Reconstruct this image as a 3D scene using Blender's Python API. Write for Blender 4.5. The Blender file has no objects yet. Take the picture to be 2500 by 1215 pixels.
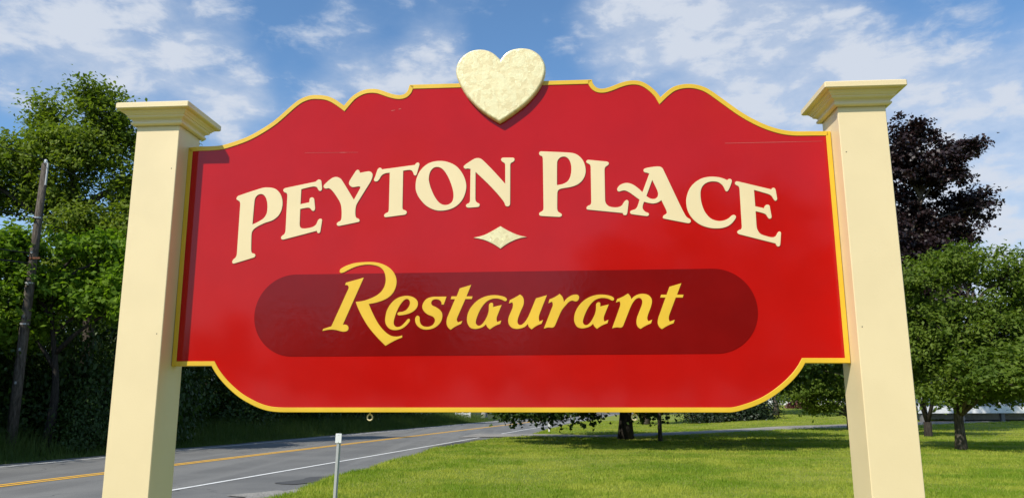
import bpy, math, json
import numpy as np
from mathutils import Matrix, Vector
from mathutils.geometry import tessellate_polygon

sc = bpy.context.scene
COL = sc.collection
PI = math.pi

# ------------------------------------------------------------------ camera
def camera():
    p, r = math.radians(10.986), math.radians(-0.1745)
    fwd = Vector((0, math.cos(p), math.sin(p)))
    up = Vector((0, -math.sin(p), math.cos(p)))
    rt = Vector((1, 0, 0))
    rt2 = math.cos(r)*rt + math.sin(r)*up
    up2 = -math.sin(r)*rt + math.cos(r)*up
    cam = bpy.data.cameras.new('camera')
    cam.sensor_width = 36.0
    cam.lens = 36.0*1850.5/2500.0
    cam.clip_end = 2000
    cam.clip_start = 0.05
    o = bpy.data.objects.new('camera', cam)
    COL.objects.link(o)
    m = Matrix.Identity(4)
    for i in range(3):
        m[i][0], m[i][1], m[i][2] = rt2[i], up2[i], -fwd[i]
    m[0][3], m[1][3], m[2][3] = 0, 0, 1.55
    o.matrix_world = m
    sc.camera = o
camera()

# ------------------------------------------------------------------ sky and sun
SUN_EL = math.radians(46.0)
SUN_AZ = math.radians(222.6)            # clockwise from +Y
SUN_STRENGTH = 5.0
SKY_STRENGTH = 0.085
sc.view_settings.view_transform = 'Standard'
sc.view_settings.look = 'None'
sc.view_settings.exposure = 0.0
sc.view_settings.gamma = 1.0
sc.view_settings.use_curve_mapping = False

class NT:
    """small helper for node trees"""
    def __init__(s, tree): s.t = tree
    def n(s, typ, **kw):
        d = s.t.nodes.new(typ)
        for k, v in kw.items():
            if k.startswith('i_'):
                key = k[2:]
                d.inputs[int(key) if key.isdigit() else key.replace('_', ' ')].default_value = v
            else: setattr(d, k, v)
        return d
    def l(s, a, b): s.t.links.new(a, b)
    def math(s, op, a, b=None, clamp=False):
        d = s.t.nodes.new('ShaderNodeMath'); d.operation = op; d.use_clamp = clamp
        for i, x in enumerate((a, b)):
            if x is None: continue
            if hasattr(x, 'links') or hasattr(x, 'is_linked'): s.l(x, d.inputs[i])
            else: d.inputs[i].default_value = x
        return d.outputs[0]
    def ramp(s, x, lo, hi, a=0.0, b=1.0, smooth=True):
        d = s.t.nodes.new('ShaderNodeMapRange')
        if smooth: d.interpolation_type = 'SMOOTHSTEP'
        s.l(x, d.inputs[0])
        for i, v in enumerate((lo, hi, a, b)): d.inputs[i+1].default_value = v
        return d.outputs[0]
    def mix(s, f, a, b, blend='MIX'):
        d = s.t.nodes.new('ShaderNodeMix'); d.data_type = 'RGBA'; d.blend_type = blend
        for i, x in zip((0, 6, 7), (f, a, b)):
            if hasattr(x, 'is_linked'): s.l(x, d.inputs[i])
            elif i == 0: d.inputs[0].default_value = x
            else: d.inputs[i].default_value = (*x, 1) if len(x) == 3 else x
        return d.outputs[2]
    def noise(s, vec, scale, detail=4, rough=0.5, dist=0.0, lac=2.0):
        d = s.t.nodes.new('ShaderNodeTexNoise')
        if vec is not None: s.l(vec, d.inputs['Vector'])
        d.inputs['Scale'].default_value = scale; d.inputs['Detail'].default_value = detail
        d.inputs['Roughness'].default_value = rough; d.inputs['Distortion'].default_value = dist
        d.inputs['Lacunarity'].default_value = lac
        return d.outputs['Fac']

def world():
    w = bpy.data.worlds.new('World'); sc.world = w; w.use_nodes = True
    T = NT(w.node_tree)
    bg = w.node_tree.nodes['Background']
    sky = T.n('ShaderNodeTexSky', sky_type='NISHITA', sun_disc=False, sun_elevation=SUN_EL, sun_rotation=SUN_AZ,
              air_density=1.0, dust_density=0.6, ozone_density=2.0)
    tc = T.n('ShaderNodeTexCoord')
    mp = T.n('ShaderNodeMapping'); T.l(tc.outputs['Generated'], mp.inputs[0]); mp.inputs['Scale'].default_value = (1, 1, 2.1); mp.inputs['Location'].default_value = (.37, .1, .2)
    P = mp.outputs[0]
    n1 = T.noise(P, 10.5, 9, 0.54, 0.2)
    n2 = T.noise(P, 2.6, 4, 0.5, 0.3)
    n3 = T.noise(P, 24.0, 7, 0.62, 0.4)
    # drifting banks of cloud: azimuth, elevation, half width (deg), weight
    bank = 0.0
    for az, el, hw, wt in CLOUDS:
        a, e = math.radians(az), math.radians(el)
        d = T.n('ShaderNodeVectorMath', operation='DOT_PRODUCT'); T.l(tc.outputs['Generated'], d.inputs[0])
        d.inputs[1].default_value = (math.sin(a)*math.cos(e), math.cos(a)*math.cos(e), math.sin(e))
        bank = T.math('ADD', bank, T.ramp(d.outputs['Value'], math.cos(math.radians(hw*1.25)), 1.0, 0.0, wt))
    det = T.math('ADD', T.math('MULTIPLY', n1, .68), T.math('MULTIPLY', n3, .32))
    veil = T.ramp(T.math('ADD', T.math('ADD', T.math('MULTIPLY', bank, 1.0), T.math('MULTIPLY', n2, .35)), T.math('MULTIPLY', det, .45)), .33, .74)
    puff = T.ramp(T.math('ADD', T.math('MULTIPLY', bank, .46), T.math('ADD', T.math('MULTIPLY', n2, .12), det)), .53, .775)
    mask = T.math('MAXIMUM', T.math('MULTIPLY', veil, .70), T.math('MULTIPLY', puff, .95))
    k = 1.0/SKY_STRENGTH
    ccol = T.mix(puff, (0.44*k, 0.55*k, 0.73*k), (0.67*k, 0.725*k, 0.82*k))
    base = T.mix(1.0, sky.outputs[0], SKY_TINT, 'MULTIPLY')
    sep = T.n('ShaderNodeSeparateXYZ'); T.l(tc.outputs['Generated'], sep.inputs[0])
    base = T.mix(T.ramp(sep.outputs[2], 0.0, 0.30, .85, 0.0), base, (0.56*k, 0.67*k, 0.82*k))      # pale haze towards the horizon
    T.l(T.mix(mask, base, ccol), bg.inputs[0])
    bg.inputs[1].default_value = SKY_STRENGTH
SKY_TINT = (1.36, 1.78, 2.02)
CLOUDS = [(-33.5, 22.0, 5.0, .22), (-28.3, 24.2, 4.0, .16), (-24, 26.5, 3.6, .14), (-22.5, 22.3, 3.6, .18), (-21, 19.6, 3.0, .20), (-27.5, 20.6, 3.4, .12),
          (-14, 25, 3.5, .12), (-12.5, 21.6, 3.5, .13), (-6.2, 24.9, 3.2, .15), (-9, 22.8, 3.2, .12), (-31, 18.5, 4, .10),
          (8, 26.5, 5, .12), (12, 27.5, 6, .14), (17, 25.5, 6, .13), (20, 23.5, 7, .14), (25, 20, 8, .13), (31, 16, 10, .17), (34, 10, 10, .16), (38, 20, 8, .05),
          (1.5, 27, 5, -.16), (32, 26, 5, -.16), (-34, 13, 6, -.10), (-18, 27.5, 3, -.06), (-19, 16.8, 2.6, -.10), (-17, 23.5, 2.0, -.05), (-18, 22, 2.5, .08)]
world()

def sun():
    L = bpy.data.lights.new('sun', 'SUN'); L.energy = SUN_STRENGTH; L.angle = math.radians(0.53); L.color = (1.0, 0.95, 0.86)
    o = bpy.data.objects.new('sun', L); COL.objects.link(o)
    d = Vector((math.sin(SUN_AZ)*math.cos(SUN_EL), math.cos(SUN_AZ)*math.cos(SUN_EL), math.sin(SUN_EL)))
    o.rotation_euler = d.to_track_quat('Z', 'Y').to_euler(); o.location = d*60
sun()


# ------------------------------------------------------------------ traced outlines (0.1 mm in the plane of the board: across, up, corner)
LET = json.loads("""{"P1":[[[2053,6333,0],[2122,6445,0],[2983,6721,0],[3228,6752,0],[3547,6691,0],[3760,6491,0],[3866,6196,0],[3852,5881,0],[3741,5637,0],[3529,5463,0],[3223,5357,0],[2920,5206,0],[2773,5067,0],[2739,4898,0],[2761,4345,0],[2801,4213,0],[2905,4176,0],[2937,4101,0],[2883,4036,0],[2175,3827,0],[2086,3824,0],[2059,3904,0],[2102,3982,0],[2181,4055,0],[2216,4200,0],[2218,6094,0],[2187,6217,0],[2112,6268,0]],[[2749,5312,1],[2996,5428,0],[3188,5567,0],[3279,5758,0],[3283,6073,0],[3218,6322,0],[3111,6460,0],[2997,6494,0],[2878,6451,0],[2791,6331,0],[2768,6128,0]]],"E1":[[[3869,6616,0],[3905,6692,0],[4015,6726,0],[5122,6937,1],[5186,6999,0],[5261,7020,0],[5331,6968,0],[5360,6818,0],[5380,6659,0],[5353,6583,0],[5296,6566,0],[5235,6617,0],[5178,6709,0],[5073,6747,0],[4887,6724,0],[4574,6650,1],[4573,6064,1],[4850,6121,1],[4907,6138,0],[4915,6255,0],[4965,6317,0],[5041,6315,0],[5093,6251,0],[5145,5900,0],[5122,5811,0],[5066,5790,0],[5006,5836,0],[4941,5904,0],[4838,5920,0],[4573,5876,1],[4580,5309,0],[4609,5175,0],[4701,5121,0],[4877,5126,0],[5074,5167,0],[5202,5253,0],[5282,5429,0],[5346,5481,0],[5417,5471,0],[5438,5404,0],[5390,4993,0],[5358,4936,0],[5292,4937,0],[5253,5018,1],[4002,4708,0],[3917,4719,0],[3887,4790,0],[3927,4855,0],[4004,4912,0],[4045,5053,0],[4041,6417,0],[4009,6508,0],[3927,6546,0]]],"Y":[[[5435,6739,0],[5484,6838,0],[5676,7015,0],[5828,7097,0],[5985,7089,0],[6131,6982,0],[6627,6196,1],[6837,6605,0],[6856,6681,0],[6798,6714,0],[6577,6687,0],[6487,6725,0],[6417,6817,0],[6435,6943,0],[6643,7296,0],[6708,7363,0],[6779,7352,0],[6827,7247,1],[7145,7298,0],[7252,7268,0],[7312,7181,0],[7304,7045,0],[7234,6866,0],[6756,6046,0],[6706,5847,0],[6710,5602,0],[6750,5495,0],[6825,5458,0],[6876,5399,0],[6847,5333,0],[6107,5192,0],[6027,5216,0],[6007,5278,0],[6048,5339,0],[6143,5391,0],[6178,5501,0],[6171,5790,0],[6116,6059,0],[5973,6309,0],[5785,6560,0],[5647,6663,0],[5505,6657,0]]],"T":[[[7372,6967,0],[7425,7110,0],[7493,7344,0],[7561,7424,0],[7637,7413,0],[7670,7363,1],[8928,7509,1],[8983,7576,0],[9058,7597,0],[9107,7546,0],[9092,7442,0],[9014,7150,0],[8972,7092,0],[8910,7116,0],[8877,7198,0],[8823,7281,0],[8721,7315,0],[8488,7289,1],[8497,5855,0],[8530,5774,0],[8605,5746,0],[8662,5692,0],[8651,5617,0],[8578,5574,0],[7900,5495,0],[7826,5509,0],[7806,5580,0],[7865,5646,0],[7951,5693,0],[7979,5808,0],[7974,7220,1],[7798,7201,0],[7668,7123,0],[7575,6971,0],[7498,6896,0],[7410,6903,0]]],"O":[[[8977,6670,0],[9018,7006,0],[9182,7331,0],[9463,7560,0],[9813,7642,0],[10164,7601,0],[10516,7421,0],[10781,7077,0],[10902,6672,0],[10853,6317,0],[10705,6031,0],[10448,5816,0],[10103,5712,0],[9756,5728,0],[9406,5903,0],[9139,6197,0],[9012,6445,0]],[[9478,6973,0],[9526,7219,0],[9655,7374,0],[9817,7402,0],[9993,7321,0],[10171,7083,0],[10328,6729,0],[10419,6370,0],[10401,6104,0],[10294,5965,0],[10100,5920,0],[9904,6004,0],[9726,6229,0],[9568,6567,0],[9494,6815,0]]],"N":[[[10796,7388,0],[10850,7466,0],[11025,7588,0],[11216,7699,0],[11360,7719,0],[11479,7670,0],[11665,7489,0],[11984,7142,0],[12371,6690,1],[12372,7406,0],[12350,7489,0],[12270,7551,0],[12216,7625,0],[12239,7691,0],[12302,7712,0],[12653,7703,0],[12716,7669,0],[12716,7586,0],[12652,7528,0],[12582,7484,0],[12563,7392,0],[12553,5965,0],[12534,5858,0],[12458,5815,0],[12380,5852,0],[12342,5953,0],[12254,6091,0],[12048,6348,0],[11699,6732,0],[11251,7176,1],[11252,6138,0],[11274,6040,0],[11338,5977,0],[11401,5943,0],[11408,5875,0],[11361,5821,0],[11013,5798,0],[10928,5820,0],[10898,5885,0],[10936,5943,0],[11012,5980,0],[11049,6070,0],[11059,7296,1],[10963,7318,0],[10854,7314,0]]],"P2":[[[13650,7839,0],[13677,7906,0],[13759,7922,0],[14804,7846,0],[15060,7768,0],[15270,7561,0],[15370,7282,0],[15369,7015,0],[15262,6773,0],[15080,6609,0],[14823,6514,0],[14524,6467,0],[14374,6417,0],[14317,6300,0],[14301,5716,0],[14333,5584,0],[14408,5531,0],[14470,5468,0],[14444,5399,0],[14359,5379,0],[13724,5426,0],[13640,5463,0],[13632,5533,0],[13696,5588,0],[13769,5635,0],[13795,5735,0],[13790,7611,0],[13761,7724,0],[13684,7767,0]],[[14305,6596,1],[14570,6652,0],[14743,6785,0],[14832,7027,0],[14846,7330,0],[14782,7555,0],[14672,7670,0],[14544,7695,0],[14414,7640,0],[14326,7486,0]]],"L":[[[15409,7472,0],[15440,7534,0],[15513,7546,0],[16171,7463,0],[16246,7407,0],[16223,7332,0],[16115,7250,0],[16082,7140,0],[16073,5986,0],[16119,5832,0],[16243,5734,0],[16494,5702,0],[16663,5756,0],[16760,5893,0],[16846,5970,0],[16913,5951,0],[16927,5859,0],[16868,5469,0],[16820,5405,0],[16745,5407,0],[16701,5481,1],[15491,5627,0],[15399,5650,0],[15383,5716,0],[15435,5780,0],[15529,5827,0],[15561,5931,0],[15570,7254,0],[15543,7358,0],[15459,7413,0]]],"A":[[[17515,7088,0],[17560,7158,0],[17700,7194,0],[17975,7228,0],[18135,7215,0],[18232,7133,0],[18792,5756,0],[18942,5416,0],[19027,5276,0],[19131,5201,0],[19160,5128,0],[19121,5068,0],[19029,5057,0],[18238,5231,0],[18161,5267,0],[18172,5344,0],[18245,5399,0],[18301,5450,0],[18289,5558,0],[18126,5943,1],[18006,5858,0],[17837,5819,0],[17671,5839,0],[17497,5891,1],[17437,5718,0],[17450,5609,0],[17534,5512,0],[17644,5458,0],[17650,5385,0],[17569,5347,0],[17059,5426,0],[16981,5467,0],[16984,5545,0],[17056,5583,0],[17162,5619,0],[17240,5709,0],[17333,5973,1],[17137,6129,0],[16973,6255,0],[16807,6334,0],[16681,6323,0],[16579,6299,0],[16526,6370,0],[16558,6466,0],[16645,6552,0],[16774,6607,0],[16922,6621,0],[17109,6555,0],[17314,6397,0],[17447,6254,1],[17725,6960,1],[17650,6992,0],[17559,7016,0]],[[17825,6715,1],[17983,6339,0],[18018,6185,0],[17984,6063,0],[17886,5996,0],[17740,6008,0],[17589,6107,1]]],"C":[[[19025,5859,0],[19065,6097,0],[19173,6356,0],[19371,6579,0],[19628,6731,0],[19922,6790,0],[20212,6770,0],[20409,6713,0],[20546,6644,1],[20615,6691,0],[20684,6680,0],[20713,6605,0],[20663,6454,0],[20579,6282,0],[20518,6218,0],[20465,6241,0],[20429,6337,0],[20361,6461,0],[20223,6573,0],[20058,6607,0],[19871,6589,0],[19700,6497,0],[19587,6325,0],[19554,6087,0],[19581,5783,0],[19688,5457,0],[19882,5217,0],[20124,5122,0],[20329,5131,0],[20506,5205,0],[20648,5322,0],[20730,5329,0],[20781,5277,0],[20759,5191,0],[20610,5010,0],[20398,4886,0],[20108,4841,0],[19782,4876,0],[19460,5011,0],[19203,5251,0],[19060,5543,0]]],"E2":[[[20820,6516,0],[20848,6580,0],[20919,6592,0],[22109,6261,1],[22154,6312,0],[22223,6311,0],[22260,6245,0],[22294,5908,0],[22265,5844,0],[22208,5836,0],[22155,5910,0],[22097,6015,0],[21979,6091,0],[21488,6253,1],[21495,5640,1],[21805,5561,1],[21844,5650,0],[21920,5692,0],[22000,5660,0],[22017,5561,0],[22050,5261,0],[22029,5184,0],[21959,5169,0],[21906,5234,0],[21855,5324,0],[21756,5378,0],[21496,5456,1],[21497,4888,0],[21532,4738,0],[21625,4609,0],[21843,4521,0],[22035,4479,0],[22147,4524,0],[22224,4641,0],[22284,4691,0],[22338,4656,0],[22335,4555,0],[22287,4205,0],[22242,4143,0],[22174,4153,0],[22128,4250,1],[20880,4605,0],[20806,4658,0],[20806,4726,0],[20870,4771,0],[20941,4804,0],[20972,4906,0],[20973,6308,0],[20937,6404,0],[20857,6454,0]]],"R":[[[6193,3480,0],[6230,3557,0],[6412,3662,0],[6718,3760,0],[7089,3797,0],[7460,3792,0],[7770,3725,0],[8052,3577,0],[8242,3374,0],[8340,3128,0],[8331,2884,0],[8231,2642,0],[8053,2462,0],[7812,2344,0],[7570,2274,0],[7333,2234,1],[7491,1894,0],[7716,1502,0],[7967,1216,0],[8183,1071,0],[8365,1034,0],[8516,1047,0],[8606,1076,1],[8608,996,1],[8428,929,0],[8220,827,0],[8003,702,1],[7670,1025,0],[7355,1385,0],[7098,1778,0],[6917,2127,0],[6843,2318,1],[7139,2357,0],[7442,2460,0],[7682,2594,0],[7845,2774,0],[7930,3011,0],[7923,3256,0],[7855,3456,0],[7713,3597,0],[7525,3667,0],[7277,3702,0],[7031,3684,0],[6785,3626,0],[6542,3521,0],[6360,3425,0],[6252,3402,0],[6205,3427,0]]],"R_":[[[7115,3215,1],[6391,1478,1],[6504,1483,0],[6586,1428,0],[6610,1347,0],[6583,1272,0],[6478,1229,0],[6355,1236,0],[6139,1291,0],[5925,1305,0],[5636,1260,1],[5663,1335,1],[5965,1428,1],[6539,2785,0],[6554,2870,0],[6509,2938,0],[6419,2945,1],[6446,3037,1]]],"e":[[[7962,1709,0],[8012,1979,0],[8166,2249,0],[8389,2437,0],[8661,2515,0],[8905,2494,0],[9090,2389,0],[9160,2238,0],[9112,2058,0],[8948,1915,0],[8738,1836,0],[8497,1803,0],[8423,1824,0],[8413,1885,0],[8463,1920,0],[8614,1943,0],[8749,2016,0],[8851,2181,0],[8854,2316,0],[8770,2399,0],[8650,2364,0],[8502,2185,0],[8372,1915,0],[8289,1631,0],[8287,1481,0],[8356,1397,0],[8462,1381,0],[8582,1434,0],[8700,1552,0],[8788,1656,0],[8848,1673,0],[8879,1625,0],[8851,1551,0],[8718,1403,0],[8540,1300,0],[8329,1266,0],[8146,1312,0],[8022,1433,0],[7966,1574,0]]],"s":[[[10215,2473,1],[10116,2182,1],[10032,2183,1],[10024,2264,0],[9954,2349,0],[9832,2381,0],[9712,2352,0],[9653,2262,0],[9685,2165,0],[9822,2095,0],[9974,1988,0],[10061,1853,0],[10058,1658,0],[9967,1480,0],[9774,1334,0],[9535,1276,0],[9324,1302,0],[9156,1414,0],[9077,1563,0],[9074,1698,0],[9118,1772,0],[9178,1781,0],[9231,1726,0],[9243,1592,0],[9290,1472,0],[9397,1396,0],[9563,1380,0],[9712,1438,0],[9794,1566,0],[9784,1670,0],[9707,1751,0],[9525,1828,0],[9386,1949,0],[9323,2100,0],[9365,2265,0],[9484,2400,0],[9695,2467,0],[9906,2473,0]]],"t1":[[[11119,2894,1],[10948,2473,1],[11173,2470,1],[11144,2371,1],[10909,2374,1],[10616,1698,0],[10602,1608,0],[10647,1528,1],[10806,1583,1],[10762,1473,1],[10553,1377,0],[10381,1263,1],[10284,1344,0],[10228,1478,0],[10235,1657,0],[10293,1820,0],[10527,2373,1],[10367,2374,1],[10396,2480,1],[10586,2477,1],[10695,2769,1]]],"a1":[[[10970,1620,0],[10998,1828,0],[11092,2036,0],[11265,2244,0],[11474,2392,0],[11714,2479,0],[11954,2506,0],[12193,2479,0],[12358,2426,0],[12426,2356,0],[12408,2291,0],[12343,2286,0],[12238,2338,0],[12074,2379,0],[11879,2366,0],[11685,2269,0],[11506,2062,0],[11364,1779,0],[11293,1527,0],[11354,1414,0],[11464,1413,0],[11583,1525,0],[11701,1731,0],[11761,1924,0],[11769,2074,0],[11775,2163,0],[11835,2222,0],[11909,2213,0],[11927,2147,0],[11919,2072,1],[12238,2143,1],[12080,1757,0],[12050,1639,0],[12074,1526,1],[12223,1584,1],[12187,1460,1],[11985,1379,0],[11807,1262,1],[11718,1346,0],[11664,1450,1],[11569,1362,0],[11420,1304,0],[11241,1285,0],[11092,1336,0],[11001,1471,0]]],"a2":[[[14847,1602,0],[14881,1809,0],[14979,2015,0],[15153,2221,0],[15363,2367,0],[15600,2453,0],[15836,2480,0],[16071,2454,0],[16231,2401,0],[16296,2332,0],[16277,2267,0],[16212,2262,0],[16111,2314,0],[15951,2354,0],[15759,2341,0],[15566,2246,0],[15385,2040,0],[15238,1761,0],[15162,1511,0],[15219,1399,0],[15327,1398,0],[15446,1508,0],[15568,1713,0],[15631,1904,0],[15644,2052,0],[15652,2141,0],[15712,2199,0],[15785,2190,0],[15801,2124,0],[15790,2050,1],[16106,2121,1],[15940,1739,0],[15908,1621,0],[15929,1510,1],[16076,1567,1],[16038,1444,1],[15837,1364,0],[15659,1248,1],[15574,1331,0],[15524,1434,1],[15428,1347,0],[15281,1290,0],[15105,1271,0],[14959,1322,0],[14874,1455,0]]],"u":[[[12498,2191,1],[12537,2319,1],[12716,2407,0],[12905,2516,1],[13000,2434,0],[13043,2298,0],[13028,2134,0],[12937,1927,0],[12832,1661,0],[12811,1513,0],[12861,1424,0],[12949,1417,0],[13068,1510,0],[13203,1716,0],[13481,2368,1],[13886,2483,1],[13624,1837,0],[13582,1683,0],[13601,1529,1],[13734,1587,1],[13680,1451,1],[13496,1374,0],[13318,1249,1],[13221,1341,0],[13180,1450,1],[13082,1348,0],[12934,1290,0],[12756,1271,0],[12594,1323,0],[12490,1457,0],[12476,1635,0],[12536,1812,0],[12625,2020,0],[12647,2154,0],[12620,2238,1]]],"r":[[[13933,2184,1],[13971,2327,1],[14158,2405,0],[14344,2522,1],[14440,2417,0],[14482,2297,0],[14490,2222,1],[14601,2355,0],[14781,2466,0],[14958,2491,0],[15031,2445,0],[15038,2350,0],[14983,2261,0],[14909,2241,0],[14792,2272,0],[14688,2235,0],[14568,2117,0],[14402,1911,0],[14189,1441,0],[14129,1338,0],[14055,1304,0],[13908,1311,0],[13754,1268,1],[14049,2004,0],[14092,2137,0],[14061,2242,1]]],"n":[[[16356,2186,1],[16410,2310,1],[16602,2391,0],[16802,2507,1],[16881,2402,0],[16912,2298,1],[17042,2415,0],[17220,2481,0],[17424,2479,0],[17567,2409,0],[17643,2260,0],[17612,2054,0],[17484,1732,0],[17456,1600,0],[17490,1503,1],[17628,1555,1],[17582,1424,1],[17382,1338,0],[17205,1231,1],[17106,1311,0],[17067,1443,0],[17088,1619,0],[17168,1823,0],[17279,2087,0],[17298,2235,0],[17243,2324,0],[17156,2340,0],[17037,2267,0],[16899,2062,0],[16631,1433,0],[16570,1316,0],[16496,1282,0],[16365,1295,0],[16196,1261,1],[16473,1978,0],[16515,2125,0],[16492,2229,1]]],"t2":[[[18715,2855,1],[18542,2442,1],[18774,2439,1],[18741,2336,1],[18494,2339,1],[18236,1710,0],[18214,1593,0],[18241,1484,1],[18425,1547,1],[18374,1422,1],[18162,1336,0],[17961,1216,1],[17872,1290,0],[17819,1421,0],[17841,1596,0],[17922,1815,0],[18132,2343,1],[17943,2345,1],[17976,2449,1],[18174,2446,1],[18285,2732,1]]],"diamond":[[[11189,4651,1],[11580,4746,0],[11893,4900,0],[12191,5071,1],[12488,4890,0],[12830,4731,0],[13166,4646,1],[12830,4582,0],[12487,4429,0],[12191,4228,1],[11894,4423,0],[11581,4565,0]]],"heart":[[[12202,11591,1],[12376,11818,0],[12580,11957,0],[12843,12023,0],[13133,12025,0],[13423,11946,0],[13682,11756,0],[13853,11502,0],[13936,11222,0],[13919,10946,0],[13829,10643,0],[13668,10343,0],[13465,10076,0],[13177,9766,0],[12832,9490,0],[12488,9244,0],[12173,9051,1],[11857,9247,0],[11512,9499,0],[11193,9811,0],[10930,10124,0],[10723,10467,0],[10575,10780,0],[10489,11123,0],[10524,11432,0],[10653,11676,0],[10856,11872,0],[11119,12003,0],[11441,12039,0],[11734,11975,0],[11968,11833,0],[12114,11687,0]]],"board":[[[-6,8426,1],[403,8459,0],[880,8462,0],[1320,8492,0],[1798,8621,0],[2325,8812,0],[2845,9092,0],[3361,9445,0],[3874,9916,0],[4132,10146,0],[4392,10321,0],[4736,10436,0],[5058,10440,0],[5409,10387,0],[5683,10266,0],[5903,10121,0],[6095,9977,1],[6222,10138,0],[6402,10342,0],[6636,10502,0],[6872,10598,0],[7137,10630,0],[7405,10603,0],[7674,10510,0],[7943,10405,0],[8236,10341,0],[8447,10376,0],[8576,10497,0],[8626,10634,0],[8655,10749,1],[15702,10733,1],[15725,10601,0],[15810,10460,0],[15937,10375,0],[16115,10356,0],[16373,10416,0],[16733,10553,0],[17042,10635,0],[17346,10643,0],[17599,10580,0],[17848,10423,0],[18042,10240,0],[18187,10060,0],[18253,9943,1],[18442,10119,0],[18701,10313,0],[18984,10413,0],[19313,10443,0],[19614,10402,0],[19910,10297,0],[20152,10144,0],[20392,9948,0],[20820,9587,0],[21175,9296,0],[21531,9047,0],[21887,8837,0],[22245,8669,0],[22675,8526,0],[23086,8462,0],[23694,8445,0],[24388,8433,1],[24388,-14,1],[22851,-1,1],[22726,-199,0],[22524,-449,0],[22229,-734,0],[21840,-1036,0],[21458,-1274,0],[21079,-1447,0],[20705,-1575,0],[20387,-1657,0],[20147,-1684,0],[4452,-1653,0],[3896,-1621,0],[3489,-1524,0],[3078,-1350,0],[2661,-1119,0],[2234,-789,0],[1930,-497,0],[1685,-203,0],[1543,16,1],[18,20,1]]]}""")
SIGN_LOC = (-0.0415, 2.7436, 0.0643); SIGN_YAW = math.radians(-3.8873); SIGN_Z = 1.5968
# crowns: (across, height, half width, half height of a lobe) in metres from the foot of the trunk
TREE_A = [(-0.75, 13.25, .85, .80), (-0.1, 12.6, .7, .7), (-2.75, 12.95, 0.60, 0.65), (-2.6, 12.0, .9, .7), (-3.52, 10.63, 1.0, 0.8), (-5.1, 10.3, 0.94, 0.94), (-1.21, 11.13, 1.57, 1.1), (0.03, 11.81, 0.94, 1.18), (0.49, 9.61, 0.71, 1.1), (-1.84, 9.45, 1.25, 0.94), (-0.49, 8.12, 1.57, 0.86), (0.76, 7.63, 0.63, 0.94), (-4.5, 11.3, .9, .6), (-3.3, 9.5, .9, .6), (-4.6, 9.4, .9, .55), (1.9, 10.5, 1.2, 1.2), (1.6, 8.0, 1.2, 1.2), (.3, 6.0, 1.8, 1.2)]
TREE_B = [(-1.65, 6.53, 1.1, 0.69), (0.15, 6.74, 1.17, 0.69), (1.38, 6.31, 0.69, 0.76), (-2.88, 6.32, 1.1, 0.96), (-0.66, 5.19, 1.65, 0.83), (1.04, 4.9, 1.1, 0.96), (-1.77, 4.08, 1.52, 1.1), (2.4, 4.9, 1.0, 1.0)]
TREE_P = [(2.56, 16.12, 1.12, 0.91), (1.06, 14.71, 1.62, 1.3), (4.6, 15.17, 1.12, 0.78), (2.98, 13.77, 1.73, 1.3), (5.0, 12.03, 1.3, 0.88), (2.39, 11.35, 2.38, 1.51), (0.17, 12.5, 1.95, 1.73), (3.96, 10.55, 1.4, 0.86), (1.6, 9.1, 2.16, 1.3), (-0.8, 9.33, 2.16, 1.73), (1, 6.5, 2.4, 1.6), (3.2, 8.6, 1.6, 1.0)]
TREE_G1 = [(-0.63, 5.56, 1.01, 0.81), (0.79, 6.04, 1.01, 0.67), (2.04, 5.69, 1.08, 0.81), (-0.17, 4.2, 1.35, 1.01), (1.57, 4.06, 1.21, 1.14), (-0.9, 3.0, 0.87, 0.87), (0.85, 2.6, 1.48, 0.94), (2.35, 2.85, 1.08, 0.94), (-0.7, 1.85, 0.9, 0.33), (1.28, 1.85, 1.2, 0.36), (0.3, 2.5, 1.3, .6, -1.8), (1.8, 2.7, 1.3, .7, -2.0), (.8, 3.0, 1.6, .8, 1.9), (2.6, 2.6, 1.2, .6, 1.2), (3.17, 4.45, 1.08, 1.35)]
TREE_G2 = [(-0.28, 3.06, 1.7, 1.13), (-1.06, 4.55, 1.7, 1.51), (0.93, 2.14, 1.51, 0.66), (0.8, 4.36, 1.7, 1.51)]
TREE_G3 = [(-1.78, 3.21, 1.93, 1.25), (-2.54, 2.11, 1.36, 0.79), (-1.0, 1.89, 1.13, 0.79), (0.47, 3.31, 1.82, 1.36), (-0.3, 4.88, 2.5, 1.59), (-1.98, 1.24, 0.57, 0.32)]
TREE_M1 = [(-4.64, 1.22, 1.09, 0.4), (-3.75, 1.1, 0.82, 0.45), (-1.97, 1.21, 0.73, 0.4), (1.04, 1.21, 0.64, 0.25), (-3.55, 3.24, 2.54, 1.63), (0.08, 4.3, 2.91, 2.0), (3.82, 3.22, 2.54, 1.45), (-1.68, 6.68, 3.09, 2.0), (2.18, 6.85, 3.09, 2.0), (0.25, 9.68, 2.72, 2.0), (-3.2, 3.3, 2.6, 1.4, -4.6), (0.8, 3.5, 2.8, 1.5, -5.4), (4.6, 3.3, 2.4, 1.3, -4.2), (-1, 3.6, 2.6, 1.4, 4.5), (3, 3.5, 2.6, 1.3, 4.5), (6, 3.8, 2.0, 1.2, 0.5), (-5.2, 3.5, 2.0, 1.1, -4.6), (-2.5, 3.7, 2.6, 1.4, -7.8), (1.5, 3.9, 2.8, 1.4, -8.4), (5, 3.6, 2.4, 1.3, -7.2)]

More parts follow.
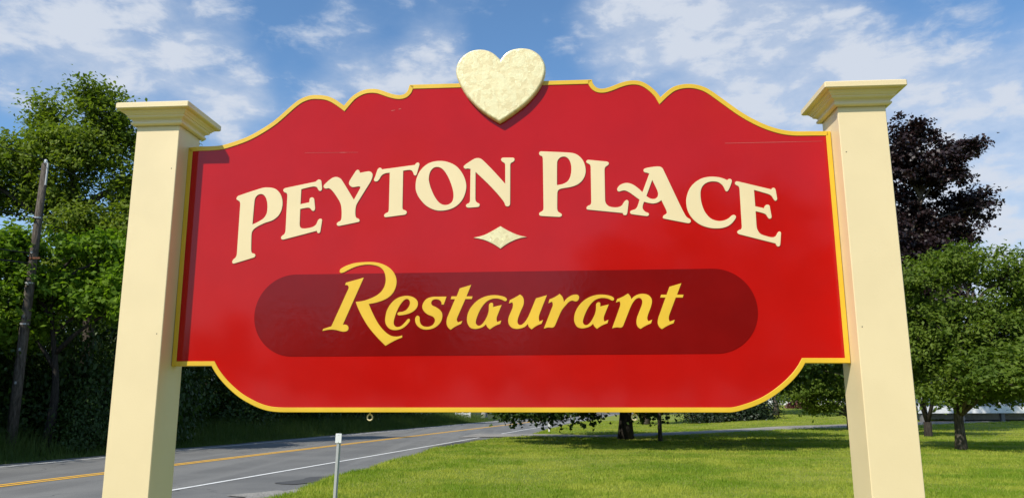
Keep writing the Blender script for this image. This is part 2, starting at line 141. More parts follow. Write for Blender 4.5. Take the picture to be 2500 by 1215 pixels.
# ------------------------------------------------------------------ object helpers
def mesh_obj(name, verts, faces, mats, parent=None, mat_idx=None, smooth=False):
    """faces: (n,3)/(n,4) array or a list of index tuples"""
    me = bpy.data.meshes.new(name)
    verts = np.asarray(verts, np.float32)
    if isinstance(faces, np.ndarray):
        k = faces.shape[1]; n = len(faces)
        me.vertices.add(len(verts)); me.vertices.foreach_set('co', verts.ravel())
        me.loops.add(n*k); me.loops.foreach_set('vertex_index', faces.astype(np.int32).ravel())
        me.polygons.add(n); me.polygons.foreach_set('loop_start', np.arange(0, n*k, k, dtype=np.int32))
        me.update(calc_edges=True)
    else:
        me.from_pydata(verts.tolist(), [], faces)
    for m in (mats if isinstance(mats, (list, tuple)) else [mats]): me.materials.append(m)
    if mat_idx is not None: me.polygons.foreach_set('material_index', np.asarray(mat_idx, np.int32))
    if smooth: me.polygons.foreach_set('use_smooth', np.ones(len(me.polygons), bool))
    me.update()
    o = bpy.data.objects.new(name, me); COL.objects.link(o)
    if parent: o.parent = parent
    return o
def tag(o, label=None, cat=None, group=None, kind=None):
    for k, v in (('label', label), ('category', cat), ('group', group), ('kind', kind)):
        if v: o[k] = v
    return o
def thing(name, loc, label, cat, group=None, rz=0.0):
    o = bpy.data.objects.new(name, None); COL.objects.link(o)
    o.location = loc; o.rotation_euler = (0, 0, rz); o.empty_display_size = 0.2
    return tag(o, label, cat, group)
def copy_tree(o, parent=None):
    c = o.copy(); COL.objects.link(c)
    if parent: c.parent = parent
    for ch in o.children: copy_tree(ch, c)
    return c

class Geo:
    """collects boxes, tubes and prisms into one mesh"""
    def __init__(s): s.v = []; s.f = []; s.m = []
    def add(s, v, f, m=0):
        b = len(s.v); s.v += [tuple(x) for x in v]; s.f += [tuple(i+b for i in q) for q in f]; s.m += [m]*len(f)
    def box(s, a, b, m=0, bev=0.0):
        (x0, y0, z0), (x1, y1, z1) = a, b
        if bev <= 0:
            v = [(x, y, z) for z in (z0, z1) for y in (y0, y1) for x in (x0, x1)]
            s.add(v, [(0, 2, 3, 1), (4, 5, 7, 6), (0, 1, 5, 4), (2, 6, 7, 3), (0, 4, 6, 2), (1, 3, 7, 5)], m); return
        e = bev
        ring = lambda x0, x1, y0, y1, z: [(x0+e, y0, z), (x1-e, y0, z), (x1, y0+e, z), (x1, y1-e, z), (x1-e, y1, z), (x0+e, y1, z), (x0, y1-e, z), (x0, y0+e, z)]
        v = ring(x0+e, x1-e, y0+e, y1-e, z0) + ring(x0, x1, y0, y1, z0+e) + ring(x0, x1, y0, y1, z1-e) + ring(x0+e, x1-e, y0+e, y1-e, z1)
        f = [tuple(range(7, -1, -1)), tuple(range(24, 32))]
        for r in range(3):
            for i in range(8):
                j = (i+1) % 8; f.append((r*8+i, r*8+j, r*8+8+j, r*8+8+i))
        s.add(v, f, m)
    def tube(s, pts, rad, k=6, m=0, caps=True):
        pts = [Vector(p) for p in pts]; n = len(pts)
        rad = rad if hasattr(rad, '__len__') else [rad]*n
        t0 = (pts[1]-pts[0]).normalized()
        a = t0.cross(Vector((0.3, 0.9, 0.1)) if abs(t0.z) > .7 else Vector((0, 0, 1))).normalized()
        v = []
        for i, p in enumerate(pts):
            t = (pts[min(i+1, n-1)]-pts[max(i-1, 0)]).normalized()
            a = (a-t*a.dot(t)).normalized(); b = t.cross(a)
            for j in range(k):
                c, q = math.cos(2*PI*j/k), math.sin(2*PI*j/k); v.append(p+rad[i]*(c*a+q*b))
        f = []
        for i in range(n-1):
            for j in range(k):
                j2 = (j+1) % k; f.append((i*k+j, i*k+j2, (i+1)*k+j2, (i+1)*k+j))
        if caps: f += [tuple(range(k-1, -1, -1)), tuple((n-1)*k+j for j in range(k))]
        s.add(v, f, m)
    def build(s, name, mats, parent=None, smooth=False):
        o = mesh_obj(name, s.v, s.f, mats, parent, s.m)
        if smooth: o.data.polygons.foreach_set('use_smooth', [True]*len(o.data.polygons))
        return o

# ------------------------------------------------------------------ materials
MATS = {}
def material(name, col=(.5, .5, .5), rough=.6, spec=.5, metal=0.0):
    m = bpy.data.materials.new(name); m.use_nodes = True
    T = NT(m.node_tree); b = m.node_tree.nodes['Principled BSDF']
    b.inputs['Base Color'].default_value = (*col, 1); b.inputs['Roughness'].default_value = rough
    b.inputs['Specular IOR Level'].default_value = spec; b.inputs['Metallic'].default_value = metal
    MATS[name] = m
    return m, T, b
def bump(T, b, h, strength, dist):
    d = T.n('ShaderNodeBump'); d.inputs['Strength'].default_value = strength; d.inputs['Distance'].default_value = dist
    T.l(h, d.inputs['Height']); T.l(d.outputs[0], b.inputs['Normal'])
def objco(T): return T.n('ShaderNodeTexCoord').outputs['Object']

def paint(name, col, var=.06, rough=.35, grain=.0, spec=.5, orange=0.12, oscale=160, bs=.2):
    """brushed exterior paint: faint mottling, orange peel, optional dirt specks"""
    m, T, b = material(name, col, rough, spec)
    P = objco(T)
    n = T.noise(P, 5, 5, .6); f = T.noise(P, 60, 4, .6)
    dark = tuple(c*(1-2*var) for c in col); lite = tuple(min(1, c*(1+var)) for c in col)
    c = T.mix(T.ramp(n, .3, .7), dark, lite)
    c = T.mix(T.math('MULTIPLY', T.ramp(f, .66, .74), .25*grain), c, tuple(x*.45 for x in col))
    T.l(c, b.inputs['Base Color'])
    T.l(T.ramp(n, .3, .7, rough*.85, rough*1.2), b.inputs['Roughness'])
    g = T.noise(P, oscale, 3, .5); mp = T.n('ShaderNodeMapping'); T.l(P, mp.inputs[0]); mp.inputs['Scale'].default_value = (4, 4, 60)
    w = T.noise(mp.outputs[0], 3, 4, .6)
    if grain:
        pv = T.n('ShaderNodeTexVoronoi'); pv.inputs['Scale'].default_value = 26; T.l(P, pv.inputs['Vector'])
        w = T.math('ADD', w, T.math('MULTIPLY', T.ramp(pv.outputs['Distance'], .02, .10, 1, 0), 9*grain))
    bump(T, b, T.math('ADD', T.math('MULTIPLY', g, orange*8), T.math('MULTIPLY', w, .35)), bs, .0012)
    return m
M_RED = paint('gloss_red_paint', (0.465, 0.0065, 0.0045), .025, .07, .0, .32, .05, 70, .03)
M_DARK = paint('gloss_dark_red_paint', (0.205, 0.0040, 0.0036), .05, .08, .0, .30, .22, 45, .15)
M_YEL = paint('yellow_paint', (0.74, 0.455, 0.028), .04, .35)
M_GOLDL = paint('yellow_lettering_paint', (0.79, 0.485, 0.036), .04, .32)
M_LET = paint('cream_lettering_paint', (0.80, 0.640, 0.37), .012, .42)
M_CREAM = paint('cream_post_paint', (0.80, 0.640, 0.375), .012, .42, .3)
M_SCREW = material('rusty_screw', (.05, .035, .025), .7)[0]
M_GALV = material('galvanised_steel', (.46, .46, .45), .5, .5, .25)[0]
M_WHITE = paint('white_paint', (.78, .78, .76), .05, .5, .5)

def gold_leaf():
    m, T, b = material('mottled_gold_leaf', (.8, .7, .4), .42, .5, .0)
    P = objco(T)
    v = T.n('ShaderNodeTexVoronoi', feature='F1'); v.inputs['Scale'].default_value = 60; v.inputs['Randomness'].default_value = 1
    mp = T.n('ShaderNodeVectorMath', operation='ADD'); T.l(P, mp.inputs[0])
    nz = T.n('ShaderNodeTexNoise'); nz.inputs['Scale'].default_value = 25; T.l(P, nz.inputs['Vector'])
    sc_ = T.n('ShaderNodeVectorMath', operation='SCALE'); T.l(nz.outputs['Color'], sc_.inputs[0]); sc_.inputs['Scale'].default_value = .05
    T.l(sc_.outputs[0], mp.inputs[1]); T.l(mp.outputs[0], v.inputs['Vector'])
    sp = T.n('ShaderNodeSeparateColor'); T.l(v.outputs['Color'], sp.inputs[0])
    patch = T.math('ADD', T.math('MULTIPLY', sp.outputs[0], .6), T.math('MULTIPLY', T.noise(P, 38, 5, .65), .6))
    c = T.mix(T.ramp(patch, .35, .85), (.68, .57, .32), (.90, .785, .455))
    T.l(c, b.inputs['Base Color'])
    T.l(T.ramp(patch, .4, .8, .55, .30), b.inputs['Roughness']); b.inputs['Metallic'].default_value = .2
    pits = T.ramp(T.noise(P, 150, 3, .6), .62, .72, 1, .2)
    bump(T, b, T.math('ADD', pits, T.math('ADD', T.math('MULTIPLY', patch, .5), T.math('MULTIPLY', T.noise(P, 95, 5, .7), 1.2))), .32, .003)
    return m
M_LEAFGOLD = gold_leaf()

# ------------------------------------------------------------------ terrain
def sstep(a, b, x):
    t = np.clip((np.asarray(x, float)-a)/(b-a), 0, 1); return t*t*(3-2*t)
def near_line(y): return -8.84+0.1935*y          # right edge line of the road
def gz(x, y):
    x = np.asarray(x, float); y = np.asarray(y, float)
    s = x-0.22*y+4.2
    return 0.10-0.0130*y+0.0007*np.maximum(0, np.minimum(y, 85)-30)**2*sstep(2, 12, s)
def gzf(x, y): return float(gz(x, y))
LAWN_Y = np.array([-20, 4, 13.5, 15.3, 18.1, 22.3, 27.5, 32.1, 35.2, 36.8, 39, 41.8, 49.8, 67.4, 88, 200])
LAWN_S = np.array([4.0, 3.6, 2.45, 2.0, 1.84, 1.25, .85, .95, 1.07, 1.7, 1.9, 1.9, 1.5, 1.1, 1.05, 1.0])
RNG = np.random.default_rng(7)
_wob = RNG.normal(0, 1, 4000)
def wob(y, step=.35):
    q = (np.asarray(y, float)+60)/step; i = np.clip(q.astype(int), 0, 3998); t = q-i
    return _wob[i]*(1-t)+_wob[i+1]*t
def lawn_edge(y): return near_line(y)+np.interp(y, LAWN_Y, LAWN_S)+.05*wob(y)+.07*wob(y, 1.7)
DRIVE = np.array([(-2.2, 39.9), (1, 39.4), (4, 37.6), (7, 39.5), (10, 42.2), (15.7, 45.6), (20.2, 47.3), (30, 52), (42, 58)])
def dense(poly, n=12):
    out = []
    for i in range(len(poly)-1):
        p0, p1, p2, p3 = poly[max(i-1, 0)], poly[i], poly[i+1], poly[min(i+2, len(poly)-1)]
        for t in np.linspace(0, 1, n, endpoint=False):
            out.append(.5*((2*p1)+(-p0+p2)*t+(2*p0-5*p1+4*p2-p3)*t*t+(-p0+3*p1-3*p2+p3)*t**3))
    out.append(poly[-1]); return np.array(out)
DRIVE_D = dense(DRIVE)
def drive_dist(x, y):
    d = np.full(np.shape(x), 1e9)
    for p in DRIVE_D[::2]: d = np.minimum(d, np.hypot(x-p[0], y-p[1]))
    return d
def grid(name, X, Y, Z, mat):
    ny, nx = X.shape
    i = np.arange(ny*nx).reshape(ny, nx)
    f = np.stack([i[:-1, :-1], i[:-1, 1:], i[1:, 1:], i[1:, :-1]], -1).reshape(-1, 4)
    o = mesh_obj(name, np.stack([X, Y, Z], -1).reshape(-1, 3), f, mat, smooth=True)
    return tag(o, kind='structure')

def grass_mat(name, a, b, c, scale=.35, yellow=None):
    m, T, bs = material(name, a, .85, .25)
    P = objco(T)
    n1 = T.noise(P, scale, 5, .6); n2 = T.noise(P, 6, 5, .65); n3 = T.noise(P, 45, 3, .6)
    col = T.mix(T.ramp(n1, .36, .64), a, b)
    col = T.mix(T.math('MULTIPLY', T.ramp(n2, .45, .75), .6), col, c)
    col = T.mix(T.math('MULTIPLY', T.ramp(n3, .4, .7), .35), col, tuple(x*.55 for x in a))
    T.l(col, bs.inputs['Base Color'])
    bump(T, bs, T.math('ADD', n2, n3), .6, .04)
    return m
M_LAWN = grass_mat('mown_lawn', (.150, .200, .018), (.260, .280, .040), (.27, .235, .08))
M_GROUND = grass_mat('rough_ground', (.04, .06, .018), (.06, .07, .025), (.07, .055, .03))

def asphalt():
    m, T, b = material('worn_asphalt', (.17, .17, .17), .85, .3)
    P = objco(T)
    fine = T.noise(P, 55, 6, .75); blotch = T.noise(P, .5, 5, .6); mid = T.noise(P, 5, 4, .6)
    mp = T.n('ShaderNodeMapping'); T.l(P, mp.inputs[0]); mp.inputs['Rotation'].default_value = (0, 0, math.radians(10.95)); mp.inputs['Scale'].default_value = (1, .03, 1)
    tracks = T.noise(mp.outputs[0], 1.1, 4, .55)
    c = T.mix(T.ramp(blotch, .3, .7), (.142, .139, .130), (.195, .190, .175))
    c = T.mix(T.math('MULTIPLY', T.ramp(tracks, .42, .62), .55), c, (.238, .231, .212))
    c = T.mix(T.math('MULTIPLY', T.ramp(fine, .42, .7), .55), c, (.078, .076, .074))
    c = T.mix(T.math('MULTIPLY', T.ramp(mid, .62, .72), .4), c, (.09, .09, .09))
    # hairline cracks
    v = T.n('ShaderNodeTexVoronoi', feature='DISTANCE_TO_EDGE'); v.inputs['Scale'].default_value = .33
    mv = T.n('ShaderNodeVectorMath', operation='ADD'); T.l(P, mv.inputs[0]); nz = T.n('ShaderNodeTexNoise'); nz.inputs['Scale'].default_value = 1.3; T.l(P, nz.inputs['Vector']); T.l(nz.outputs['Color'], mv.inputs[1]); T.l(mv.outputs[0], v.inputs['Vector'])
    cr = T.math('MULTIPLY', T.ramp(v.outputs[0], .0, .012, 1, 0), T.ramp(blotch, .45, .6))
    c = T.mix(T.math('MULTIPLY', cr, .6), c, (.05, .05, .05))
    T.l(c, b.inputs['Base Color'])
    bump(T, b, fine, .5, .01)
    return m
M_ASPH = asphalt()
def gravel():
    m, T, b = material('grey_gravel', (.3, .29, .27), .9, .3)
    P = objco(T); v = T.n('ShaderNodeTexVoronoi'); v.inputs['Scale'].default_value = 28; T.l(P, v.inputs['Vector'])
    c = T.mix(T.ramp(T.noise(P, .8, 5, .6), .3, .7), (.27, .25, .22), (.42, .39, .34))
    c = T.mix(T.math('MULTIPLY', T.ramp(v.outputs['Distance'], .2, .8), .6), c, (.12, .115, .11))
    T.l(c, b.inputs['Base Color']); bump(T, b, v.outputs['Distance'], .8, .02)
    return m
M_GRAV = gravel()
def road_paint(name, col, wear):
    m, T, b = material(name, col, .7, .3)
    P = objco(T)
    w = T.math('ADD', T.math('MULTIPLY', T.noise(P, 40, 5, .75), .6), T.math('MULTIPLY', T.noise(P, 1.5, 4, .6), .4))
    T.l(T.mix(T.ramp(w, .53, .62, 0, wear), col, (.17, .17, .165)), b.inputs['Base Color'])
    return m
M_RWHITE = road_paint('white_road_paint', (.72, .71, .67), .6)
M_RYEL = road_paint('yellow_road_paint', (.82, .44, .045), .35)

def terrain():
    ys = np.concatenate([np.arange(-30, 120, 2.0), np.arange(120, 900, 40)])
    xs = np.concatenate([np.arange(-600, -60, 40), np.arange(-60, 80, 2.0), np.arange(80, 600, 40)])
    X, Y = np.meshgrid(xs, ys)
    # ground falls away a little under the road and lawn sheets, rises gently into the wood
    s = X-near_line(Y)
    Z = gz(X, Y)-.06+.35*sstep(-10.5, -15, s)*(Y < 400)
    grid('ground', X, Y, Z, M_GROUND)
    # road sheet
    ys = np.arange(-30, 260, 1.0)
    sl = -8.9
    cols = [sl-.15, -7.85, -5.8, -3.6, -1.8, 0, 1.2, 2.6, 4.6]
    X = np.stack([near_line(ys)+c for c in cols], 1); Y = np.repeat(ys[:, None], len(cols), 1)
    X[:, 0] += .10*wob(ys, .9)+.05*wob(ys)
    Z = gz(X, Y)+np.array([-.035, .0, .015, .03, .015, 0, -.01, -.015, -.03])
    grid('road', X, Y, Z, M_ASPH)
    def line(name, s0, w, mat, y0=-30, y1=260):
        ys = np.arange(y0, y1, 1.0)
        X = np.stack([near_line(ys)+s0-w/2, near_line(ys)+s0+w/2], 1); Y = np.repeat(ys[:, None], 2, 1)
        zc = np.interp(s0, cols, [-.035, .0, .015, .03, .015, 0, -.01, -.015, -.03])
        zz = gz(near_line(ys)+s0, ys)+zc+.007
        grid(name, X, Y, np.repeat(zz[:, None], 2, 1), mat)
    line('white_edge_line', 0, .12, M_RWHITE); line('white_edge_line', -7.85, .12, M_RWHITE)
    line('yellow_centre_line', -3.71, .135, M_RYEL); line('yellow_centre_line', -3.46, .135, M_RYEL)
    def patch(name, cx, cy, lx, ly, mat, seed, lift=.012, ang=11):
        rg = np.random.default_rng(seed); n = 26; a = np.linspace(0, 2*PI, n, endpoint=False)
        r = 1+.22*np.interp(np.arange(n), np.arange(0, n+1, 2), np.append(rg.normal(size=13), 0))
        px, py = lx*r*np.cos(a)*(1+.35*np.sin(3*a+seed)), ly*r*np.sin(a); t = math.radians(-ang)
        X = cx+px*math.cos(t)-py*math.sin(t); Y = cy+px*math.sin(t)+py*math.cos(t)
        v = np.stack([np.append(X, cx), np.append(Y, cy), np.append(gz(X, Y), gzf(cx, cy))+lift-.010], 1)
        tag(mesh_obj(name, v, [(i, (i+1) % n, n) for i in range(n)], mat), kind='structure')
    m_patch = material('painted_road_shade', (.075, .074, .072), .9, .3)[0]  # dark sheets standing in for shadow spots on the road
    patch('painted_shade_patch', -4.05, 16.0, .50, .80, m_patch, 1, .010, 25); patch('painted_shade_patch', -6.2, 14.15, .20, .18, m_patch, 2)
    patch('painted_shade_patch', -1.9, 33.0, .40, 2.6, m_patch, 3, .014)  # tree shadow across the road edge, laid on as a dark sheet
    patch('gravel_shoulder', -4.05, 13.4, .55, .9, M_GRAV, 4, .016)
    # lawn sheet
    ys = np.concatenate([np.arange(-20, 60, .25), np.arange(60, 130, 2.0)])
    off = np.concatenate([[0, .05, .12, .25, .5, 1, 2], np.arange(4, 70, 2.0)])
    e = lawn_edge(ys)
    X = e[:, None]+off[None]; Y = np.repeat(ys[:, None], len(off), 1)
    lift = np.interp(off, [0, .05, .12, .25, .5, 1, 2], [-.03, .01, .03, .045, .055, .06, .06])
    Z = gz(X, Y)+lift[None]+.012*np.sin(X*.9+1.3*np.sin(Y*.31))*np.sin(Y*.7)*sstep(.5, 3, off)[None]
    dd = drive_dist(X, Y)
    Z -= .05*sstep(2.1, 1.5, dd)
    grid('lawn', X, Y, Z, M_LAWN)
    # gravel driveway
    D = DRIVE_D; t = np.gradient(D, axis=0); t /= np.linalg.norm(t, axis=1)[:, None]; nrm = np.stack([-t[:, 1], t[:, 0]], 1)
    cols = np.array([-1.55, -.8, 0, .8, 1.55])
    flare = 1+1.0*np.exp(-np.arange(len(D))/7.0)
    X = D[:, 0:1]+nrm[:, 0:1]*cols*flare[:, None]; Y = D[:, 1:2]+nrm[:, 1:2]*cols*flare[:, None]
    Z = gz(X, Y)+np.array([.028, .038, .042, .038, .028])
    grid('driveway', X, Y, Z, M_GRAV)
terrain()

# ------------------------------------------------------------------ grass (stuff)
def leaf_mat(name, a, b, trans=.35, rough=.5, spec=.35, scale=.9, wmix=.5, wid=.12):
    m = bpy.data.materials.new(name); m.use_nodes = True
    T = NT(m.node_tree); T.t.nodes.remove(m.node_tree.nodes['Principled BSDF'])
    out = m.node_tree.nodes['Material Output']
    P = objco(T)
    c = T.mix(T.ramp(T.math('ADD', T.math('MULTIPLY', T.noise(P, scale, 5, .62), wmix), T.math('MULTIPLY', T.noise(P, 9, 2, .7), 1-wmix)), .5-wid, .5+wid), a, b)
    d = T.n('ShaderNodeBsdfPrincipled'); d.inputs['Roughness'].default_value = rough; d.inputs['Specular IOR Level'].default_value = spec; T.l(c, d.inputs['Base Color'])
    t = T.n('ShaderNodeBsdfTranslucent'); T.l(T.mix(1.0, c, (1.25, 1.35, .55), 'MULTIPLY'), t.inputs['Color'])
    mx = T.n('ShaderNodeMixShader'); mx.inputs[0].default_value = trans
    T.l(d.outputs[0], mx.inputs[1]); T.l(t.outputs[0], mx.inputs[2]); T.l(mx.outputs[0], out.inputs['Surface'])
    return m
M_BLADE = leaf_mat('grass_blades', (.215, .315, .024), (.440, .460, .068), .45, .6, .2, .42, .70, .085)
M_WEED = leaf_mat('verge_weeds', (.065, .115, .020), (.12, .16, .035), .3, .6, .2)

def blades(name, x, y, z, h, w, lean, mat, rng):
    n = len(x)
    a = rng.uniform(0, 2*PI, n); la = rng.uniform(0, 2*PI, n)
    bx, by = np.cos(a)*w/2, np.sin(a)*w/2
    lx, ly = np.cos(la)*lean*h, np.sin(la)*lean*h
    v = np.empty((n, 3, 3), np.float32)
    v[:, 0] = np.stack([x-bx, y-by, z], 1); v[:, 1] = np.stack([x+bx, y+by, z], 1); v[:, 2] = np.stack([x+lx, y+ly, z+h], 1)
    o = mesh_obj(name, v.reshape(-1, 3), np.arange(n*3).reshape(n, 3), mat)
    return tag(o, kind='stuff')
def lawn_grass():
    rng = np.random.default_rng(3)
    n = 1500000
    u = rng.uniform(0, 1, n)
    Y = 9.0*(75/9.0)**(u**1.15)
    X = rng.uniform(-.60, .74, n)*Y
    e = lawn_edge(Y)
    k = (X > e-.04) & (drive_dist(X, Y) > 1.62) & ((X-e > .12) | (rng.uniform(size=n) < .55))
    # mowing and bare patches vary the cover
    X, Y, e = X[k], Y[k], e[k]
    dens = .5+.5*np.sin(X*1.7+np.sin(Y*1.1)*2)*np.sin(Y*1.3+np.sin(X*.8)*2)
    k = rng.uniform(size=len(X)) < .33+.3*dens
    X, Y, e = X[k], Y[k], e[k]
    edge = np.exp(-np.maximum(X-e, 0)/.35)
    h = rng.uniform(.02, .052, len(X))*(1+1.1*edge)*(1+Y*.008)
    # coarser tufts and broad-leaved weeds stand above the mown grass
    nt = 900
    ty = 9.0*(60/9.0)**rng.uniform(0, 1, nt); tx = rng.uniform(-.5, .72, nt)*ty
    kk = (tx > lawn_edge(ty)+.1) & (drive_dist(tx, ty) > 1.9); tx, ty = tx[kk], ty[kk]
    m = 34; r_ = rng.normal(0, .075, (len(tx), m, 2))*rng.uniform(.6, 1.7, len(tx))[:, None, None]
    bx_ = (tx[:, None]+r_[..., 0]).ravel(); by_ = (ty[:, None]+r_[..., 1]).ravel()
    X = np.append(X, bx_); Y = np.append(Y, by_); e = np.append(e, lawn_edge(by_))
    h = np.append(h, rng.uniform(.05, .12, len(bx_))); w = .0075+.00055*Y
    lift = np.interp(X-e, [-.05, 0, .05, .12, .25, .5, 1, 2], [-.03, -.03, .01, .03, .045, .055, .06, .06])
    blades('lawn_grass', X, Y, gz(X, Y)+lift-.008, h, w, rng.uniform(.1, .8, len(X)), M_BLADE, rng)
    # tall weeds on the far verge
    n = 60000
    Y = rng.uniform(8, 84, n)**1.0; S = -9.25-rng.uniform(0, 1, n)**1.2*5.0
    X = near_line(Y)+S
    hh = (.10+.75*sstep(-9.3, -11.3, S))*rng.uniform(.5, 1.25, n)
    z = gz(X, Y)-.06+.35*sstep(-10.5, -15, S)
    blades('verge_weeds', X, Y, z, hh, .018+.012*rng.uniform(size=n), rng.uniform(.1, .6, n), M_WEED, rng)
lawn_grass()

# ------------------------------------------------------------------ trees
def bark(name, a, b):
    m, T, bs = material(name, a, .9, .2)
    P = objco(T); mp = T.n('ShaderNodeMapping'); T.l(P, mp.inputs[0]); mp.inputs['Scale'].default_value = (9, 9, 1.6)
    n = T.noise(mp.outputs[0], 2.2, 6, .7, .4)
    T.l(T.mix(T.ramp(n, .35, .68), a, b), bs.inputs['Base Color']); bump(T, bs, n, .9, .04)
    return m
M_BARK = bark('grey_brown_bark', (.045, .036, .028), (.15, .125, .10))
M_BARKD = bark('shaded_dark_bark', (.022, .018, .014), (.060, .050, .040))  # darker bark copy, shade on the trunks put into its colour
M_BIRCH = bark('pale_bark', (.22, .20, .17), (.62, .60, .54))
M_ASH = leaf_mat('ash_leaves', (.105, .160, .016), (.205, .260, .030), .42, .6, .2)
M_MAPLE = leaf_mat('maple_leaves', (.105, .195, .014), (.185, .290, .022), .45, .6, .2)
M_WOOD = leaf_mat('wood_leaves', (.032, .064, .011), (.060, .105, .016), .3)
M_PURPLE = leaf_mat('purple_leaves', (.012, .006, .007), (.030, .013, .012), .15, .45, .45)
M_APPLE = leaf_mat('apple_leaves', (.075, .125, .015), (.165, .225, .030), .42, .6, .2)
M_YEW = leaf_mat('evergreen_leaves', (.012, .026, .009), (.022, .04, .012), .1)
M_RED = M_RED
M_BLOOM = leaf_mat('red_bloom_leaves', (.10, .03, .03), (.20, .07, .06), .25)

def leaves_mesh(name, C, N, L, W, mat, parent, rng):
    n = len(C)
    N = N/np.maximum(np.linalg.norm(N, axis=1), 1e-6)[:, None]
    r = rng.normal(size=(n, 3)); t = r-N*np.sum(r*N, 1)[:, None]; t /= np.linalg.norm(t, axis=1)[:, None]
    t[:, 2] -= .25; t /= np.linalg.norm(t, axis=1)[:, None]
    b = np.cross(N, t); b /= np.maximum(np.linalg.norm(b, axis=1), 1e-6)[:, None]
    L = (L*rng.uniform(.7, 1.3, n))[:, None]; Wd = W*L
    v = np.empty((n, 4, 3), np.float32)
    v[:, 0] = C-t*L*.5; v[:, 1] = C+b*Wd*.5-t*L*.05+N*L*.10; v[:, 2] = C+t*L*.5-N*L*.08; v[:, 3] = C-b*Wd*.5-t*L*.05+N*L*.10
    return mesh_obj(name, v.reshape(-1, 3), np.arange(n*4).reshape(n, 4), mat, parent)

def tree(root, lobes, trunk_r, leaf, mat, barkm, seed, per=42, clump=.5, dens=7.0, L=.15, W=.55, fork=None, depth=1.05, clear=0.0):
    """lobes: (x, z, rx, rz[, y]) relative to the foot of the trunk; every lobe hangs on its own limb"""
    rng = np.random.default_rng(seed)
    g = Geo()
    top = max(l[1] for l in lobes)
    ztop = top*.86
    tx = np.average([l[0] for l in lobes], weights=[max(l[1]-top*.5, .05) for l in lobes])
    def axis(z):
        t = z/ztop
        return Vector((tx*t**1.6+.10*math.sin(2.1*t*PI+seed), .12*math.sin(3*t+seed*.7)*t, z))
    if fork is None:
        n = 9; pts = [axis(ztop*i/(n-1)) for i in range(n)]
        pts[0].z = -.25
        rad = [trunk_r*(1.28 if i == 0 else 1)*(1-.93*(i/(n-1))**.8)+.012 for i in range(n)]
        g.tube(pts, rad, 9)
    else:
        g.tube([(0, 0, -.2), (0, 0, .1), (.02, 0, fork)], [trunk_r*1.35, trunk_r*1.05, trunk_r], 9)
    C, NN = [], []
    for li, lb in enumerate(lobes):
        lx, lz, rx, rz = lb[:4]
        ry = rx*depth
        ly = lb[4] if len(lb) > 4 else rng.uniform(-.6, .6)*rx
        c = Vector((lx, ly, lz))
        z00 = clear
        if fork is None:
            z0 = max(min(lz-.5*math.hypot(lx, ly)-.3*rz-.4, ztop*.9), min(.18*top, lz*.6), clear)
            a = axis(z0)
        else: a = Vector((.02, 0, fork-.08))
        mid = a.lerp(c, .5)+Vector((0, 0, (.10 if lz > z00 else .22)*(c-a).length)) + Vector(rng.normal(0, .04, 3))*(c-a).length
        r0 = min(trunk_r*.55, .022*(c-a).length+.03)
        g.tube([a, a.lerp(mid, .5)+Vector((0, 0, .03*(c-a).length)), mid, mid.lerp(c, .6), c], [r0, r0*.8, r0*.62, r0*.42, r0*.2], 6)
        nc = max(6, int(dens*(rx*ry*rz)**(2/3)/clump**2*.9))
        d = rng.normal(size=(nc, 3)); d /= np.linalg.norm(d, axis=1)[:, None]
        rr = rng.uniform(.0, 1, nc)**.42
        jag = 1+.16*rng.normal(size=nc)
        pc = np.array(c)+d*np.array([rx, ry, rz])*(rr*jag)[:, None]
        for q in range(nc):
            if q % 3 == 0:
                p = Vector(pc[q]); s0 = mid.lerp(c, rng.uniform(.2, 1))
                g.tube([s0, s0.lerp(p, .55)+Vector((0, 0, .05)), p], [.020+r0*.12, .014, .006], 4, caps=False)
        m = rng.poisson(per, nc)+4
        idx = np.repeat(np.arange(nc), m); k = len(idx)
        cs = clump*rng.uniform(.65, 1.35, nc)
        off = rng.normal(size=(k, 3))*np.array([.52, .52, .30])*cs[idx][:, None]
        pts = pc[idx]+off
        nrm = rng.normal(size=(k, 3))*.55+d[idx]*.45+np.array([0, 0, .75])
        C.append(pts); NN.append(nrm)
    g.build('trunk', barkm, root, smooth=True)
    C = np.concatenate(C); NN = np.concatenate(NN)
    k = C[:, 2] > .12
    leaves_mesh('crown', C[k], NN[k], L, W, mat, root, rng)
    return len(C)
def round_lobes(rng, h, r, z0, n):
    out = []
    for i in range(n):
        t = (i+.5)/n; z = z0+(h-z0)*t
        rr = r*math.sin(PI*min(1, .25+.72*t))**.8*(.55+.3*rng.uniform())
        a = i*2.4+rng.uniform(-.4, .4)
        out.append((math.cos(a)*rr*.75, z, rr*.72+.5, (h-z0)/n*1.5+.5, math.sin(a)*rr*.75))
    out.append((0, h-.8, r*.4, .8, 0))
    return out
def foot(x, y, dz=0): return (x, y, gzf(x, y)+dz)
nl = 0
t = thing('ash_tree', foot(-15.94, 29, .25), 'tall leafy green tree with twin crown tops behind the utility pole', 'tree')
nl += tree(t, TREE_A, .30, .14, M_ASH, M_BARK, 11, per=46, clump=.58, dens=17, L=.185)
t = thing('maple_tree', foot(-15.17, 25.5, .2), 'shorter bright yellow-green maple below the tall tree, around the utility pole', 'tree')
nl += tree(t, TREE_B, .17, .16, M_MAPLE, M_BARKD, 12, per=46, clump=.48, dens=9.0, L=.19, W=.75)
t = thing('purple_maple', foot(19.92, 40), 'dark purple-leaved maple rising behind the right post', 'tree')
nl += tree(t, TREE_P, .34, .18, M_PURPLE, M_BARK, 13, per=58, clump=.46, dens=8.0, L=.19, W=.8)
t = thing('apple_tree', foot(14.2, 24.94), 'leafy green tree with a single mottled trunk right of the right post', 'tree')
nl += tree(t, TREE_G1, .165, .12, M_APPLE, M_BARK, 14, per=46, clump=.40, dens=11, L=.145)
